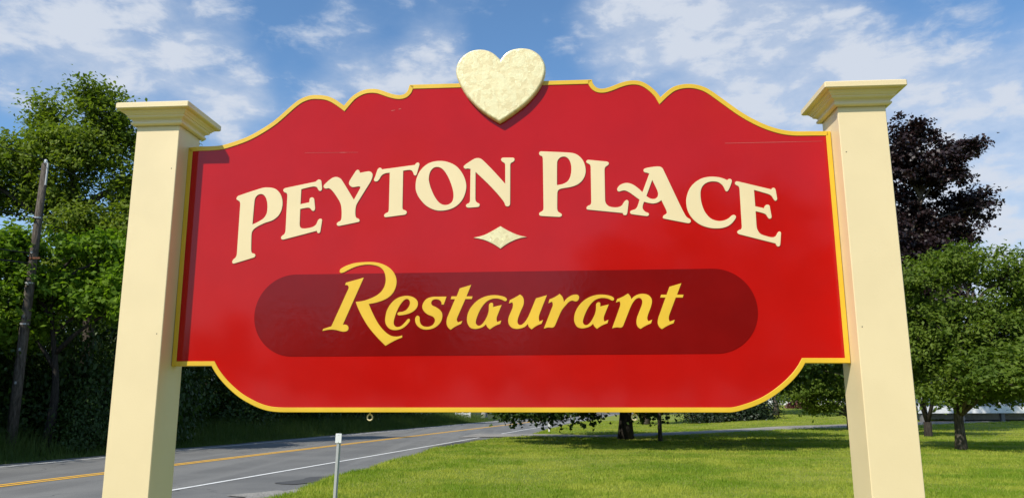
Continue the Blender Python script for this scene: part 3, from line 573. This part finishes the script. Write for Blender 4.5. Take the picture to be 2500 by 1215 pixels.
t = thing('apple_tree', foot(18.72, 35.1), 'low green tree with a dark forked trunk close beside the right post', 'tree')
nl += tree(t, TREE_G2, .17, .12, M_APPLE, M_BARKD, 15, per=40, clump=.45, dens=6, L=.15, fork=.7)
t = thing('apple_tree', foot(18.35, 42), 'green tree hanging low between the sign board and the right post', 'tree')
nl += tree(t, TREE_G3, .2, .12, M_APPLE, M_BARK, 16, per=42, clump=.45, dens=9, L=.18)
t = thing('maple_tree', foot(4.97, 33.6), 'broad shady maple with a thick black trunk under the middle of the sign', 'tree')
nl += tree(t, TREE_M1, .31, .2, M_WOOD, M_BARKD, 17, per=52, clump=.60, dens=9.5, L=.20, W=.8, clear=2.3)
t = thing('lawn_tree', foot(10.4, 60), 'farther tree whose trunk stands just right of the thick black trunk', 'tree')
nl += tree(t, round_lobes(np.random.default_rng(5), 9, 4, 2.6, 7), .26, .2, M_WOOD, M_BARK, 18, per=30, clump=.8, dens=5, L=.3)
t = thing('lawn_tree', foot(20.7, 61), 'dark slender trunked tree between the evergreen shrubs and the white house', 'tree')
nl += tree(t, round_lobes(np.random.default_rng(6), 10, 4, 3.0, 7), .24, .2, M_WOOD, M_BARK, 19, per=30, clump=.8, dens=5, L=.3)
t = thing('birch_tree', foot(-3.3, 87.7), 'far tree with a pale white trunk by the road bend', 'tree')
nl += tree(t, round_lobes(np.random.default_rng(8), 9, 3.2, 2.6, 6), .36, .2, M_WOOD, M_BIRCH, 20, per=24, clump=.9, dens=4.5, L=.35)
# the shaded wood across the road
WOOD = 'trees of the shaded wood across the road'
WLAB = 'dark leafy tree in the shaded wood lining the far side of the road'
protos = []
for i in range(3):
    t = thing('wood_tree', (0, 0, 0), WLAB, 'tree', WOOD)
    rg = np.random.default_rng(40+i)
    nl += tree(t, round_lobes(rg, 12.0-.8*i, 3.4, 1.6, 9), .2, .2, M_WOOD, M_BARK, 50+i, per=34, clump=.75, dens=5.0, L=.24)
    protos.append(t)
rg = np.random.default_rng(77)
spots = []
for y in np.arange(33, 70, 4.3): spots.append((y, -14.6+rg.uniform(-1, 1), .82+.12*rg.uniform()))
for y in np.arange(27, 78, 4.6): spots.append((y, -19.5+rg.uniform(-1.5, 1.5), .80+.1*rg.uniform()))
for y, s_ in ((29, -24), (34, -26), (40, -25), (46, -25)): spots.append((y, s_, .8))
for y, s_, k in [(22.2, -15.2, .64), (24.6, -18.2, .72), (19.6, -14.6, .82), (17, -15.2, .84), (20.5, -18.6, 1.0), (15, -17.5, .98), (12, -14.6, .85), (8.5, -17, .95), (5, -14.8, .9), (1, -17, 1.0), (-4, -15.6, .95), (-9, -17, 1.0)]: spots.append((y, s_, k))
for i, (y, s_, k) in enumerate(spots):
    o = protos[i] if i < 3 else copy_tree(protos[i % 3])
    x = float(near_line(y))+s_
    o.location = foot(x, y, .3); o.rotation_euler = (0, 0, rg.uniform(0, 2*PI)); w_ = k*(1.25 if y < 25 else 1.0); o.scale = (w_, w_, k*rg.uniform(.95, 1.05))
# distant trees that close the view beyond the houses, and the row behind the photographer that the gloss paint mirrors
for i, (x, y, k) in enumerate([(33, 98, .95), (41, 92, 1.0), (49, 95, .9), (57, 90, 1.0), (66, 97, .95)]):
    o = copy_tree(protos[i % 3]); o.location = foot(x, y); o.rotation_euler = (0, 0, rg.uniform(0, 6)); o.scale = (k*1.2, k*1.2, k)
    tag(o, 'distant tree in the row behind the white houses', 'tree', 'trees behind the white houses')
for i, (x, y, k) in enumerate([(-11, -36, .62), (-14, -37, .55), (1, -34, .9), (5, -38, 1.05), (9, -34, 1.0), (14, -36, 1.1), (19, -34, 1.1), (24, -38, 1.1), *[(-52+4.6*q, -62+(q*7) % 5, .62+.05*(q % 3)) for q in range(13)]]):
    o = copy_tree(protos[i % 3]); o.location = foot(x, y); o.rotation_euler = (0, 0, rg.uniform(0, 6)); o.scale = (k*1.25, k*1.25, k)
    tag(o, 'tree behind the photographer, seen as a dark reflection in the sign', 'tree', 'trees mirrored in the gloss paint')

for i, (x, y, k) in enumerate([(-12, 118, .9), (-4, 124, 1.0), (3, 130, .9), (9, 140, 1.0), (30, 128, 1.0), (38, 124, .95), (46, 130, 1.0), (22, 150, 1.1), (14, 156, 1.1)]):
    o = copy_tree(protos[i % 3]); o.location = foot(x, y); o.rotation_euler = (0, 0, rg.uniform(0, 6)); o.scale = (k*1.2, k*1.2, k)
    tag(o, 'far-off tree closing the view at the end of the road', 'tree', 'trees at the far end of the road')

def shrub(root, rx, ry, h, n, mat, L, W, seed, stems=5):
    rng = np.random.default_rng(seed); g = Geo()
    nc = n//26
    d = rng.normal(size=(nc, 3)); d /= np.linalg.norm(d, axis=1)[:, None]; d[:, 2] = np.abs(d[:, 2])
    pc = d*np.array([rx, ry, h])*(rng.uniform(.15, 1, nc)**.5*(1+.12*rng.normal(size=nc)))[:, None]
    pc[:, 2] = np.maximum(pc[:, 2]*.92, .12)
    for q in range(0, nc, max(1, nc//40)):
        p = Vector(pc[q]); b = Vector((p.x*.12, p.y*.12, -.1))
        g.tube([b, b.lerp(p, .5)+Vector((0, 0, .15*h)), p], [.03, .018, .006], 4, caps=False)
    g.build('stem', M_BARK, root)
    idx = np.repeat(np.arange(nc), 26)
    C = pc[idx]+rng.normal(size=(len(idx), 3))*np.array([.22, .22, .16])*(rx+h)/3
    N = d[idx]*.8+rng.normal(size=(len(idx), 3))*.5+np.array([0, 0, .5])
    k = C[:, 2] > .03
    leaves_mesh('foliage', C[k], N[k], L, W, mat, root, rng)
# undergrowth in front of the wood
US = thing('roadside_bush', (0, 0, 0), 'dark bush at the foot of the shaded wood across the road', 'bush', 'bushes at the foot of the wood')
shrub(US, 1.9, 1.5, 2.6, 5200, M_WOOD, .17, .6, 5)
first = True
for i, y in enumerate(list(np.arange(18, 71, 2.3))):
    o = US if first else copy_tree(US); first = False
    x = float(near_line(y))-14.1-(i % 2)*2.4+rg.uniform(-.7, .6); k = rg.uniform(.8, 1.3)*(1+.35*(i % 2))
    o.location = foot(x, y, .2); o.rotation_euler = (0, 0, rg.uniform(0, 6)); o.scale = (k, k, k*rg.uniform(.8, 1.2))
for (x, y, k, kz) in [(-14.6, 26.2, .55, .8), (-14.9, 27.6, .70, 1.3), (-17.3, 26.8, .8, 1.5), (-16.0, 28.0, .9, 1.8), (-18.5, 28.6, 1.0, 2.0), (-14.3, 29.6, .75, 1.4), (-14.8, 31, 1.0, 1.9)]:
    o = copy_tree(US); o.location = foot(x, y, .1); o.rotation_euler = (0, 0, rg.uniform(0, 6)); o.scale = (k, k, kz)
for (x, y, rx, h, n, lab, seed) in [(15.0, 58, 2.2, 3.2, 9000, 'left dark evergreen shrub of the clump under the right half of the sign', 1),
                                    (17.3, 57, 2.0, 2.9, 8000, 'right dark evergreen shrub of the clump, with a ragged lit edge', 2)]:
    t = thing('evergreen_shrub', foot(x, y), lab, 'shrub', 'dark evergreen shrubs on the lawn'); shrub(t, rx, rx, h, n, M_YEW, .2, .5, seed)
t = thing('flowering_shrub', foot(26.4, 71), 'reddish flowering shrub in front of the far white house', 'shrub'); shrub(t, 1.3, .9, .9, 2600, M_BLOOM, .2, .8, 3)

# ------------------------------------------------------------------ houses far right
M_CLAP = paint('white_clapboard', (.74, .75, .74), .05, .6, .4)
M_GLASS = material('dark_window_glass', (.02, .025, .03), .08, .6)[0]
M_ROOF = paint('grey_shingles', (.10, .10, .105), .2, .9, 1)
M_DECK = paint('grey_deck_boards', (.16, .155, .145), .1, .8, 1)  # plain grey of the porch floor and piers
def house(name, x0, x1, y, dep, h, label, porch_z, win):
    zb = gzf((x0+x1)/2, y)-.15
    t = thing(name, ((x0+x1)/2, y, zb), label, 'house')
    hw = (x1-x0)/2
    w = Geo(); n = int(h/.16)
    w.box((-hw+.03, .03, 0), (hw-.03, dep, h))
    w.build('wall', M_CLAP, t)
    for i in range(n):
        b = Geo(); z = .12+i*.16
        b.add([(-hw, .0-.012, z), (hw, -.012, z), (hw, .012, z+.165), (-hw, .012, z+.165), (-hw, .03, z), (hw, .03, z)], [(0, 1, 2, 3), (4, 5, 1, 0)])
        b.build('clapboard', M_CLAP, t)
    r = Geo(); e = .45
    r.add([(-hw-e, -e, h), (hw+e, -e, h), (hw+e, dep+e, h), (-hw-e, dep+e, h), (-hw-e, dep/2, h+dep*.42), (hw+e, dep/2, h+dep*.42)],
          [(0, 1, 5, 4), (2, 3, 4, 5), (1, 2, 5), (3, 0, 4), (3, 2, 1, 0)])
    r.build('roof', M_ROOF, t)
    for cx, z0, ww, hh in win:
        f = Geo()
        for a, b in (((cx-ww/2-.09, -.06, z0-.09), (cx+ww/2+.09, -.015, z0)), ((cx-ww/2-.09, -.06, z0+hh), (cx+ww/2+.09, -.015, z0+hh+.1)),
                     ((cx-ww/2-.09, -.06, z0), (cx-ww/2, -.015, z0+hh)), ((cx+ww/2, -.06, z0), (cx+ww/2+.09, -.015, z0+hh)),
                     ((cx-ww/2, -.05, z0+hh*.5-.025), (cx+ww/2, -.016, z0+hh*.5+.025))): f.box(a, b)
        fo = f.build('window', M_WHITE, t)
        p = Geo(); p.box((cx-ww/2, -.03, z0), (cx+ww/2, -.014, z0+hh)); p.build('pane', M_GLASS, fo)
    pz = porch_z
    d = Geo(); d.box((-hw-.3, -2.6, pz-.05), (hw+.3, -.02, pz)); d.build('porch_floor', M_DECK, t)
    d = Geo(); d.box((-hw-.3, -2.64, pz-.46), (hw+.3, -2.602, pz-.0)); d.build('porch_skirt', M_WHITE, t)
    nc = max(3, int((x1-x0)/2.4))
    for i in range(nc+1):
        cx = -hw+i*(2*hw)/nc
        q = Geo(); q.box((cx-.09, -2.58, pz), (cx+.09, -2.4, pz+2.3)); q.box((cx-.14, -2.63, pz+.001), (cx+.14, -2.35, pz+.18)); q.build('porch_column', M_WHITE, t)
        q = Geo(); q.box((cx-.11, -2.56, -.3), (cx+.11, -2.34, pz-.051)); q.build('pier', M_DECK, t)
    d = Geo(); d.add([(-hw-.5, -2.95, pz+2.3), (hw+.5, -2.95, pz+2.3), (hw+.5, -.02, pz+2.9), (-hw-.5, -.02, pz+2.9), (-hw-.5, -2.95, pz+2.2), (hw+.5, -2.95, pz+2.2), (hw+.5, -.02, pz+2.2), (-hw-.5, -.02, pz+2.2)],
                         [(0, 1, 2, 3), (7, 6, 5, 4), (0, 4, 5, 1), (1, 5, 6, 2), (3, 7, 4, 0)]); d.build('porch_roof', M_ROOF, t)
    return t
house('farmhouse', 25.4, 36, 78.5, 7, 4.6, 'white clapboard house far beyond the lawn, seen through the tree left of the right post', .45,
      [(-3.9, 1.3, .9, 1.5), (-1.6, 1.3, .9, 1.5), (1.2, 1.3, .9, 1.5), (3.6, 1.3, .9, 1.5)])
house('farmhouse', 27.5, 41, 54.6, 7, 3.4, 'long white house with a raised porch behind the trees right of the right post', 1.15,
      [(-4.6, 1.9, .9, 1.1), (-1.8, 1.9, .9, 1.1), (1.4, 1.9, .9, 1.1), (4.4, 1.9, .9, 1.1)])

# ------------------------------------------------------------------ roadside furniture
def delineator():
    x, y = -1.93, 8.5
    t = thing('delineator_post', foot(x, y, -.3), 'galvanised channel post with a white reflector plate, in front of the road', 'marker post')
    t.rotation_euler = (0, math.radians(1.6), 0)
    zt = 1.16-gzf(x, y)+.3
    g = Geo()
    sec = [(a*.86, b) for a, b in [(-.026, .0), (-.026, -.004), (-.013, -.004), (-.009, -.022), (.009, -.022), (.013, -.004), (.026, -.004), (.026, 0), (.010, 0), (.006, -.018), (-.006, -.018), (-.010, 0)]]
    n = len(sec); v = [(a, b, 0) for a, b in sec]+[(a, b, zt-.035) for a, b in sec]
    g.add(v, [(i, (i+1) % n, n+(i+1) % n, n+i) for i in range(n)]+[(n+7, n+0, n+11, n+8), (n+11, n+10, n+9, n+8), (n+0, n+1, n+2, n+11), (n+8, n+5, n+6, n+7)])
    g.build('channel', M_GALV, t)
    g = Geo(); g.box((-.033, -.031, zt-.10), (.033, -.0225, zt), bev=.002); r = g.build('reflector', M_WHITE, t)
    for z in (zt-.014, zt-.088):
        g = Geo(); g.tube([(0, -.030, z), (0, -.0335, z)], .0045, 8); g.build('bolt', M_GALV, r)
delineator()
t = thing('marker_post', foot(2.02, 43.0, -.2), 'thin white post standing on the grass corner by the driveway', 'marker post')
g = Geo(); g.box((-.04, -.03, 0), (.04, .03, .92), bev=.006); g.build('post', M_WHITE, t)
g = Geo(); g.box((-.043, -.033, .78), (.043, .033, .86), bev=.003); g.build('band', material('faded_band', (.55, .55, .52), .5)[0], t)
M_OLD = bark('weathered_wood', (.055, .044, .033), (.155, .130, .104))
t = thing('wooden_post', foot(5.98, 31.6, -.2), 'weathered grey wooden post on the lawn right of the thick black trunk', 'post')
g = Geo(); g.tube([(0, 0, 0), (0, 0, 1.6), (.01, 0, 3.3)], [.088, .08, .072], 10); g.build('shaft', M_OLD, t, smooth=True)
g = Geo(); g.tube([(.01, 0, 3.301), (.01, 0, 3.36), (.01, 0, 3.42)], [.1, .09, .02], 10); g.build('cap', M_GALV, t)

def board_fence():
    x, y = -5.15, 80.5
    t = thing('white_board_fence', foot(x, y, -.1), 'short white board fence at the far end of the wood', 'fence', rz=math.radians(-8))
    for px in (-.75, -.02, .75):
        g = Geo(); g.box((px-.07, -.05, 0), (px+.07, .05, 1.85)); g.build('post', M_WHITE, t)
    for side in (0, 1):
        a, b = ((-.68, -.09), (.05, .68))[side]
        for i in range(6):
            g = Geo(); g.box((a, -.028, .18+i*.27), (b, .028, .38+i*.27)); g.build('board', M_WHITE, t)
board_fence()

def pole():
    x, y = -15.75, 24.5
    zb = gzf(x, y)
    t = thing('utility_pole', (x, y, zb), 'weathered grey wooden utility pole in front of the left trees', 'utility pole')
    H = 9.27-zb
    g = Geo(); g.tube([(0, 0, -.4), (0, 0, H*.33), (.02, 0, H*.66), (.05, 0, H)], [.165, .15, .13, .105], 14); g.build('shaft', M_OLD, t, smooth=True)
    g = Geo(); g.tube([(.05, 0, H), (.05, 0, H+.05), (.05, 0, H+.12), (.05, 0, H+.15)], [.03, .055, .05, .02], 10); g.build('insulator', M_WHITE, t)
    g = Geo(); g.box((.12, -.06, H-.75), (.17, .0, H+.02)); g.build('top_bracket', M_GALV, t)
    g = Geo(); g.box((-.02, -.155, H*.655), (.33, -.125, H*.655+.06)); g.build('crossarm', bark('red_brown_wood', (.12, .05, .03), (.25, .11, .06)), t)
    for z in (H*.80, H*.57, H*.43):
        g = Geo(); g.tube([(0, 0, z), (0, 0, z+.05)], .15, 12); g.build('clamp_band', M_GALV, t)
    for k in range(5):
        g = Geo(); g.box((-.008, -.157+.004*k, 2.2+k*1.05), (.05, -.13+.004*k, 2.28+k*1.05)); g.build('tag', M_GALV, t)
    M_WIRE = material('black_cable', (.012, .012, .013), .6)[0]
    dirv = Vector((.1899, .9818, -.012))
    for z, rad, lab in ((H+.14, .012, 'thin top wire running from the tip of the utility pole'), (H*.80, .016, 'upper black cable strung from the utility pole'),
                        (H*.675, .02, 'middle black cable strung below the crossarm of the utility pole'), (H*.64, .024, 'lowest thick black cable strung along the utility pole')):
        a0 = Vector((x-.02, y-.16, zb+z))
        g = Geo()
        pts = []
        for i in range(-12, 13):
            u = i/12*44
            sag = -1.0*(1-((abs(u)-22)/22)**2)
            pts.append(a0+dirv*u+Vector((0, 0, sag)))
        g.tube(pts, rad, 5); w = g.build('power_line', M_WIRE); tag(w, lab, 'power line', 'wires on the utility pole')
pole()

# ------------------------------------------------------------------ the sign
def smooth_closed(pts, seg=6):
    """closed outline through points (u, v, corner) in 0.1 mm; corners stay sharp"""
    P = [np.array(p[:2], float)*1e-4 for p in pts]; c = [p[2] for p in pts]; n = len(P)
    d = [np.linalg.norm(P[(i+1) % n]-P[i]) for i in range(n)]
    out = []
    def tan(i):
        t = P[(i+1) % n]-P[i-1]; return t/max(np.linalg.norm(t), 1e-9)
    for i in range(n):
        j = (i+1) % n
        out.append(P[i])
        if c[i] and c[j]: continue
        ch = P[j]-P[i]
        def mag(k): return min(d[i], 1.5*min(d[k-1], d[k]))
        m0 = None if c[i] else tan(i)*mag(i)
        m1 = None if c[j] else tan(j)*mag(j)
        if m0 is None: m0 = 1.5*ch-.5*m1
        if m1 is None: m1 = 1.5*ch-.5*m0
        k = max(2, min(seg, int(d[i]/.0015)))
        for s in range(1, k):
            t = s/k; t2, t3 = t*t, t*t*t
            out.append((2*t3-3*t2+1)*P[i]+(t3-2*t2+t)*m0+(-2*t3+3*t2)*P[j]+(t3-t2)*m1)
    return np.array(out)
def area(a): return .5*np.sum(a[:, 0]*np.roll(a[:, 1], -1)-np.roll(a[:, 0], -1)*a[:, 1])
def inset(a, d):
    """mitred offset of a counter-clockwise outline towards its inside"""
    e = np.roll(a, -1, 0)-a; e /= np.maximum(np.linalg.norm(e, axis=1), 1e-9)[:, None]
    nrm = np.stack([-e[:, 1], e[:, 0]], 1); n0 = np.roll(nrm, 1, 0)
    m = nrm+n0; m /= np.maximum(np.linalg.norm(m, axis=1), 1e-6)[:, None]
    k = np.clip(np.sum(m*nrm, 1), .3, 1)
    return a+m*(d/k)[:, None]
SIGN = thing('restaurant_sign', SIGN_LOC, 'red carved sign board reading Peyton Place Restaurant between two cream posts', 'sign', rz=SIGN_YAW)
def S(uv, w): return [(p[0]-1.22, -w, p[1]+SIGN_Z) for p in uv]
def plate(name, outlines, w0, w1, mats, parent, cham=0.0, sides=None, back=False):
    """a flat piece with holes: front face at w1, side walls back to w0, optional chamfered front edge"""
    polys = []
    for k, o in enumerate(outlines):
        a = area(o); polys.append(o if (a > 0) == (k == 0) else o[::-1])
    front = [inset(o, cham) if cham else o for o in polys]
    g = Geo()
    tri = tessellate_polygon([[Vector((p[0], p[1], 0)) for p in o] for o in front])
    allp = np.concatenate(front)
    fixed = []
    for t in tri:
        p = [allp[i] for i in t]
        cr = (p[1][0]-p[0][0])*(p[2][1]-p[0][1])-(p[2][0]-p[0][0])*(p[1][1]-p[0][1])
        if abs(cr) < 1e-14: continue
        fixed.append(tuple(t) if cr > 0 else tuple(t[::-1]))
    g.add(S(allp, w1), fixed, 0)
    for o, f in zip(polys, front):
        n = len(o)
        rings = [S(o, w0), S(o, w1-cham*.8), S(f, w1)] if cham else [S(o, w0), S(o, w1)]
        for r0, r1 in zip(rings[:-1], rings[1:]):
            g.add(r0+r1, [(i, (i+1) % n, n+(i+1) % n, n+i) for i in range(n)], 1 if sides else 0)
    if back: g.add(S(allp, w0), [t[::-1] for t in fixed], 1 if sides else 0)
    return g.build(name, mats, parent)

def sign():
    out = smooth_closed(LET['board'][0], 7)
    # the sign was cut from one mirrored pattern
    if area(out) < 0: out = out[::-1]
    board = plate('sign_board', [out], -.038, 0.0, [M_RED, M_YEL], SIGN, sides=True, back=True)
    g = Geo(); n = len(out)
    rings = [S(out, .0003), S(out, .0015), S(inset(out, .0014), .0026), S(inset(out, .0163), .0026), S(inset(out, .0172), .0018), S(inset(out, .0172), .0003)]
    for r0, r1 in zip(rings[:-1], rings[1:]): g.add(r0+r1, [(i, (i+1) % n, n+(i+1) % n, n+i) for i in range(n)])
    g.build('border', M_YEL, board)
    # dark rounded inset
    u0, u1, v0, v1 = .3035, 2.1345, .0345, .3370
    rv = (v1-v0)/2; cv = (v0+v1)/2
    pill = [(u1-rv*1.0+rv*math.cos(a), cv+rv*math.sin(a)) for a in np.linspace(-PI/2, PI/2, 48)]+[(u0+rv+rv*math.cos(a), cv+rv*math.sin(a)) for a in np.linspace(PI/2, 1.5*PI, 48)]
    plate('dark_red_oval', [np.array(pill)], .0003, .0011, [M_DARK], board)
    names = {'P1': 'P', 'E1': 'E', 'Y': 'Y', 'T': 'T', 'O': 'O', 'N': 'N', 'P2': 'P', 'L': 'L', 'A': 'A', 'C': 'C', 'E2': 'E',
             'R': 'R', 'e': 'e', 's': 's', 't1': 't', 'a1': 'a', 'u': 'u', 'r': 'r', 'a2': 'a', 'n': 'n', 't2': 't'}
    for k, ch in names.items():
        outs = [smooth_closed(c) for c in LET[k]]
        cream = k in ('P1', 'E1', 'Y', 'T', 'O', 'N', 'P2', 'L', 'A', 'C', 'E2')
        mats = [M_LET if cream else M_GOLDL]
        if k == 'R':
            a = plate('letter', outs, .0003, .0026, mats, board, cham=.0005)
            b = plate('letter', [smooth_closed(c) for c in LET['R_']], .0003, .0026, mats, board, cham=.0005)
            # the stem and the bowl are the two strokes of one letter
            nv = len(a.data.vertices)
            vv = [tuple(v.co) for v in a.data.vertices]+[tuple(v.co) for v in b.data.vertices]
            ff = [tuple(p.vertices) for p in a.data.polygons]+[tuple(i+nv for i in p.vertices) for p in b.data.polygons]
            bpy.data.objects.remove(a); bpy.data.objects.remove(b)
            o = mesh_obj('letter', vv, ff, mats, board)
        else:
            o = plate('letter', outs, .0003, .0026, mats, board, cham=.0005)
        o['label'] = f'{"cream capital" if cream else "yellow slanted"} letter {ch}'
    plate('diamond_ornament', [smooth_closed(LET['diamond'][0])], .0003, .0028, [M_LEAFGOLD], board, cham=.0005)
    # open glue seam and chips in the paint
    M_CHIP = material('pale_primer_chip', (.60, .16, .13), .6)[0]
    for nm, a, b, w in (('paint_crack', (.462, .8105), (.672, .8072), .0003), ('paint_crack', (.60, .8086), (.632, .8078), .0010), ('paint_crack', (2.055, .8071), (2.408, .8055), .0007),
                        ('paint_crack', (.795, .9715), (.812, .974), .0009), ('paint_crack', (.824, .977), (.835, .979), .0011)):
        p = np.array([(a[0], a[1]-w), ((a[0]+b[0])/2, (a[1]+b[1])/2-w*1.2), (b[0], b[1]-.0002), (b[0], b[1]+.0002), ((a[0]+b[0])/2, (a[1]+b[1])/2+w*.5), (a[0], a[1]+.0002)])
        plate(nm, [p], .0002, .0006, [M_CHIP], board)
    # heart
    h = smooth_closed(LET['heart'][0], 10)
    if area(h) < 0: h = h[::-1]
    g = Geo(); n = len(h)
    rings = [S(h, .001), S(h, .016), S(inset(h, .0018), .0205), S(inset(h, .0045), .0237), S(inset(h, .008), .025)]
    for r0, r1 in zip(rings[:-1], rings[1:]): g.add(r0+r1, [(i, (i+1) % n, n+(i+1) % n, n+i) for i in range(n)])
    f = inset(h, .008); tri = tessellate_polygon([[Vector((p[0], p[1], 0)) for p in f]])
    tr = []
    for t in tri:
        p = [f[i] for i in t]; cr = (p[1][0]-p[0][0])*(p[2][1]-p[0][1])-(p[2][0]-p[0][0])*(p[1][1]-p[0][1])
        tr.append(tuple(t) if cr > 0 else tuple(t[::-1]))
    g.add(S(f, .025), tr); g.add(S(h, .001), [t[::-1] for t in tr])
    ho = g.build('heart_ornament', [M_LEAFGOLD], SIGN)
    ho['label'] = 'raised gold-leaf heart on the top edge of the board'
    # brace behind the heart, where it stands clear of the board
    # eye bolts
    for u in (.7457, 1.6905):
        g = Geo(); vz = -.1665
        ring = [(u-1.22+.0095*math.sin(a), .018, SIGN_Z+vz-.0172+.0105*math.cos(a)) for a in np.linspace(.12, 2*PI-.12, 20)]
        g.tube([(u-1.22, .018, SIGN_Z+vz+.004), (u-1.22, .018, SIGN_Z+vz-.005)], .0028, 8); g.tube(ring, .0026, 8)
        g.build('eye_bolt', M_CREAM, SIGN, smooth=True)
    # posts
    prof = [(.003, .9045), (.013, .906), (.0165, .910), (.0165, .9155), (.012, .919), (.0115, .922), (.015, .927), (.023, .931), (.0265, .935), (.0265, .939), (.030, .9405), (.033, .946), (.038, .950), (.040, .9568)]
    for side, (ua, ub) in ((0, (-.168, -.0012)), (1, (2.4412, 2.6098))):
        cu = (ua+ub)/2; hw = .0843
        post = bpy.data.objects.new('post', None)
        g = Geo(); g.box((cu-hw-1.22, -.0815, -.4), (cu+hw-1.22, .0825, SIGN_Z+.957), bev=.0022)
        bpy.data.objects.remove(post)
        post = g.build('post', M_CREAM, SIGN)
        g = Geo(); v = []
        for o, z in prof:
            v += [(cu-hw-o-1.22, -.0815-o, SIGN_Z+z), (cu+hw+o-1.22, -.0815-o, SIGN_Z+z), (cu+hw+o-1.22, .0825+o, SIGN_Z+z), (cu-hw-o-1.22, .0825+o, SIGN_Z+z)]
        f = [(r*4+i, r*4+(i+1) % 4, r*4+4+(i+1) % 4, r*4+4+i) for r in range(len(prof)-1) for i in range(4)]
        g.add(v, f); g.build('cap_moulding', M_CREAM, post)
        g = Geo(); o = .0575
        g.box((cu-hw-o-1.22, -.0815-o, SIGN_Z+.957), (cu+hw+o-1.22, .0825+o, SIGN_Z+.981), bev=.0032); g.build('cap', M_CREAM, post)
        for (u, z) in ((cu+.066, .735), (cu+.064, .1147)) if side == 0 else ((cu-.067, .7364), (cu-.067, .1172)):
            g = Geo(); g.tube([(u-1.22, -.0800, SIGN_Z+z), (u-1.22, -.0819, SIGN_Z+z)], .0021, 8); g.build('nail_hole', M_SCREW, post)
sign()
print('leaves', nl)
